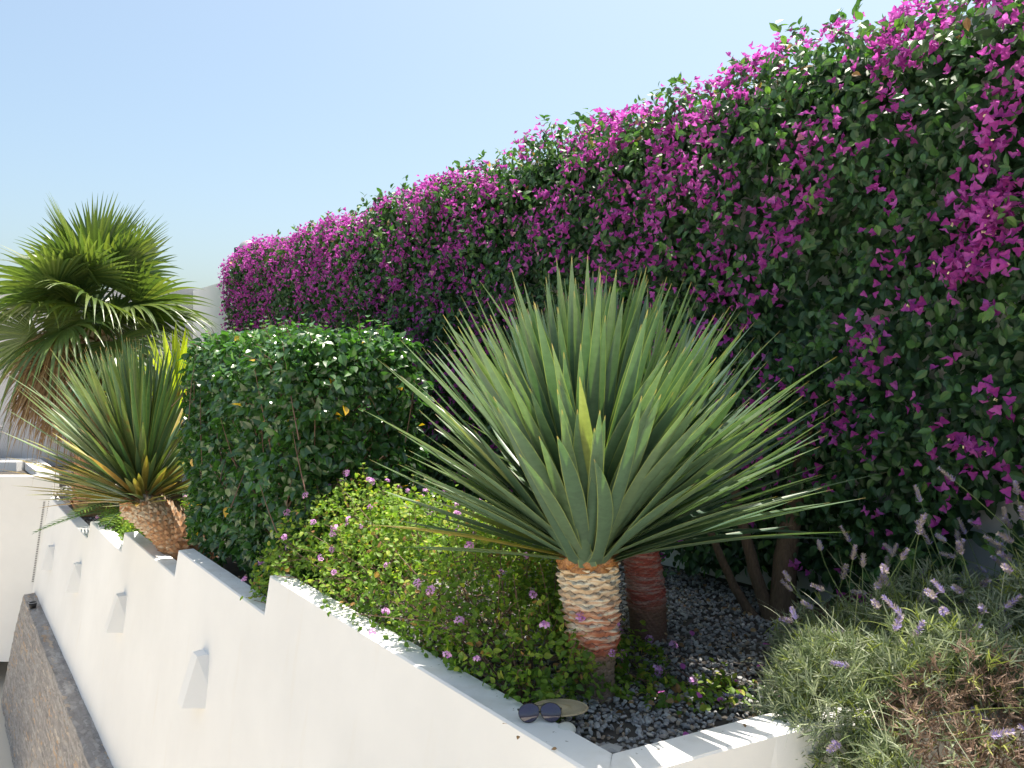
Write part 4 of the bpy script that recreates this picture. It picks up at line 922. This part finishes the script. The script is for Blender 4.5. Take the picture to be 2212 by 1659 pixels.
def lavender(loc, label, lumps, nl, nsp, seed, dry=None, srange=(0.30, 0.55), spread=0.45, zmin=0.44, spike_c=None, twist=0.0, violet=0.28, nloose=60):
    t = thing('lavender_bush', loc, label, 'lavender'); r = np.random.default_rng(seed); mb = MB(); md = MB()
    pos, nrm = shell(lumps, nl, 0.45, zmin, seed, garden=False, down=-0.4); n = len(pos)
    isd = dry(pos, r) if dry is not None else np.zeros(n, bool)
    m = 7
    for sel, dst, Lr in ((~isd, mb, (0.025, 0.055)), (isd, md, (0.018, 0.042))):
        T = pos[sel]; N_ = nrm[sel]; k = len(T)
        if k == 0: continue
        ax = unit(N_*0.7 + Z*0.45 + 0.45*r.standard_normal((k, 3)))
        T6 = np.repeat(T, m, 0) + np.repeat(ax, m, 0)*np.tile(np.linspace(0, 0.03, m), k)[:, None]
        d = unit(np.repeat(ax, m, 0)*0.75 + 0.55*r.standard_normal((k*m, 3)))
        rn = np.clip(np.repeat(r.beta(2, 2, k)*0.85, m) + r.normal(0, 0.08, k*m), 0, 0.86); rn = np.where(np.repeat(r.random(k) < 0.12, m), 1.0, rn)
        blades(dst, T6, d, unit(r.standard_normal((k*m, 3))), r.uniform(*Lr, k*m), 0.0046, LPROF, 0.0, 4, 0.3, 2, rn, bend=0.25*r.standard_normal((k*m, 3)))
    # long loose stalks lying over the bush
    q = nloose; ps, ns = shell(lumps, q*3, 0.1, zmin, seed+4, garden=False, down=0.0); k = min(q, len(ps))
    blades(mb, ps[:k], unit(ns[:k]*0.6 + Z*0.35 + 0.8*r.standard_normal((k, 3))), unit(r.standard_normal((k, 3))), r.uniform(0.12, 0.30, k), 0.0028, LPROF, r.uniform(0.1, 0.5, k), 9, 0.2, 2, r.uniform(0.3, 1, k), bend=0.2*r.standard_normal((k, 3)))
    mb.build('foliage', M['lav_leaf'], t)
    if md.n: tag(md.build('dead_foliage', M['lav_dry'], t), 'dry brown matted patch')
    sm = [spike_mesh(seed*10+k, r.uniform(*srange), r.uniform(0.02, 0.14), violet) for k in range(7)]
    c = lumps if spike_c is None else spike_c
    ps, ns = shell(c, nsp*6, 0.25, zmin, seed+9, garden=False, down=0.15); ps, ns = ps[:nsp], ns[:nsp]
    for k in range(len(ps)):
        up = unit(Z + spread*ns[k]*np.array([1, 1, 0.2]) + 0.22*r.standard_normal(3)); up = unit(up[None] if up.ndim == 1 else up)[0]
        Rm = frames(unit(r.standard_normal((1, 3))), up[None])[0]
        link('flower_spike', sm[k % 7], t, Matrix.Translation(ps[k] - up*0.06) @ Matrix(Rm.tolist()).to_4x4())
    return t
lavender((1.75, 2.95, 0.42), 'tall lavender bush with many upright flower spikes, in front of the bougainvillea at the right',
         [(1.62, 2.92, .46, .42, .30, .38), (2.05, 2.80, .46, .40, .32, .48), (1.30, 3.02, .42, .28, .22, .26), (1.80, 2.62, .5, .3, .2, .46)], 7000, 150, 3, srange=(0.18, 0.42), nloose=160, spike_c=[(1.72, 2.72, .56, .34, .26, .42), (2.0, 2.7, .6, .3, .3, .5), (1.45, 2.85, .5, .3, .2, .34)])
lavender((1.35, 2.35, 0.42), 'low silvery lavender bush with a dry brown patch, spilling over the return wall',
         [(1.08, 2.56, .46, .26, .22, .26), (1.42, 2.42, .46, .38, .26, .36), (1.80, 2.28, .46, .36, .26, .40), (1.26, 2.22, .40, .28, .14, .22), (1.58, 2.10, .38, .34, .15, .27)], 12500, 30, 6,
         dry=lambda p, r: (p[:, 1] < 2.34 + 0.06*smooth_noise(p[:, 0], p[:, 2], 91, 9)) & (p[:, 0] > 1.10) & (r.random(len(p)) < 0.88), srange=(0.14, 0.30), spread=0.9, zmin=0.12, violet=0.55, nloose=120)

# ------------------------------------------------------------------ sunglasses, straw disc, shell on the wall top
g0 = np.array([0.088, 2.452, 0.502])
t = thing('sunglasses', g0, 'dark blue-tinted sunglasses with thin black frames standing on the white wall top', 'sunglasses')
gx = unit(np.array([1.0, 0.06, 0])); gy = np.cross(Z, gx)        # gy points away from the camera
tilt = unit(Z + gy*0.35)
def lens_outline(cx, mir, n=28):
    th = np.linspace(0, 2*math.pi, n, endpoint=False); x = 0.0325*np.cos(th); y = 0.028*np.sin(th)
    x = x*(1 + 0.10*np.sin(th)); y = y + 0.10*x*mir*-1*0.6
    return cx + x, y + 0.029
for sx in (-1, 1):
    x, y = lens_outline(0.0345*sx, sx); rim = g0 + gx*x[:, None] + tilt*y[:, None]
    q = MB(); ctr = g0 + gx*0.0345*sx + tilt*0.029; V = [ctr - gy*0.005]
    mid = ctr + (rim - ctr)*0.55 - gy*0.0035
    V = np.vstack([[ctr - gy*0.005], mid, rim]); n = len(rim)
    F = [[0, 1+j, 1+(j+1) % n, -1] for j in range(n)] + [[1+j, 1+n+j, 1+n+(j+1) % n, 1+(j+1) % n] for j in range(n)]
    q.add(V, F); tag(q.build('lens', M['lens'], t, True))
    q = MB(); tube(q, np.vstack([rim, rim[:1], rim[1:2]]), 0.0011, 6); q.build('rim', M['black'], t, True)
    q = MB(); e0 = g0 + gx*0.0645*sx + tilt*0.036; tube(q, curve(e0, e0 + gx*0.006*sx + gy*0.003, e0 + gx*0.004*sx + gy*0.012, 5), 0.0016, 6)
    tube(q, curve(e0 + gx*0.004*sx + gy*0.012, g0 + gx*0.02*sx + gy*(0.035 if sx > 0 else 0.045) + Z*0.022, g0 - gx*0.055*sx + gy*(0.03 if sx > 0 else 0.042) + Z*0.006, 12), 0.0017, 6); q.build('temple', M['black'], t, True)
q = MB(); tube(q, curve(g0 - gx*0.0095 + tilt*0.030, g0 + tilt*0.036, g0 + gx*0.0095 + tilt*0.030, 7), 0.0013, 6); tube(q, curve(g0 - gx*0.020 + tilt*0.0525, g0 + tilt*0.045, g0 + gx*0.020 + tilt*0.0525, 7), 0.0010, 6); q.build('bridge', M['black'], t, True)
hc = np.array([0.155, 2.53, 0.512])
t = thing('straw_disc', hc, 'flat woven straw disc with small square holes lying behind the sunglasses', 'straw disc')
q = MB(); th = np.linspace(0, 2*math.pi, 40); rx, ry = 0.088, 0.062
def el(sc, z=0.0): return hc + np.stack([rx*sc*np.cos(th), ry*sc*np.sin(th), np.full(40, 0.004+z)], 1)
for k in range(12): tube(q, el(0.42 + 0.048*k, 0.0008*(k % 2)), 0.0011, 4)
for a in np.linspace(0, 2*math.pi, 72, endpoint=False):
    v0 = np.array([rx*math.cos(a), ry*math.sin(a), 0]); tube(q, [hc + v0*0.4 + Z*0.004, hc + v0*0.75 + Z*0.0055, hc + v0*0.98 + Z*0.004], 0.0009, 4)
q.build('weave', M['straw'], t, True)
q = MB(); tube(q, el(1.0), 0.0028, 6); q.build('rim', M['straw'], t, True)
q = MB(); lathe(q, [(0, .012), (rx*0.2, .010), (rx*0.40, .006), (rx*0.40, 0.002)], 32, hc, ax=np.diag([1, ry/rx, 1])); q.build('centre', M['straw'], t, True)
q = MB(); lathe(q, [(0.0, 0.012), (0.016, 0.011), (0.027, 0.006), (0.030, 0.0), (0.026, -0.004)], 24, (0.168, 2.425, 0.494), ax=Matrix.Rotation(0.25, 3, 'X')); tag(q.build('shell', M['pale'], smooth=True), 'pale round shell tucked beside the wall edge right of the sunglasses', 'shell')
for k, (x, y, w) in enumerate([(-0.03, 2.44, 'left of the sunglasses'), (0.02, 2.36, 'in front of the sunglasses'), (0.13, 2.28, 'on the wall top halfway to the corner'), (0.72, 2.44, 'on the return wall'), (0.86, 2.50, 'on the return wall beside the lavender')]):
    q = MB(); inst(q, LNL, np.array([[x, y, 0.504]]), frames(unit(rng.standard_normal((1, 3))*np.array([1, 1, 0])), unit(Z[None] + 0.2*rng.standard_normal((1, 3)))), np.array([0.017]), np.array([0.5]))
    tag(q.build('dry_leaf', M['palm_dry']), 'tiny curled dry leaf ' + w, 'dry leaf', 'dry leaves on the wall top')
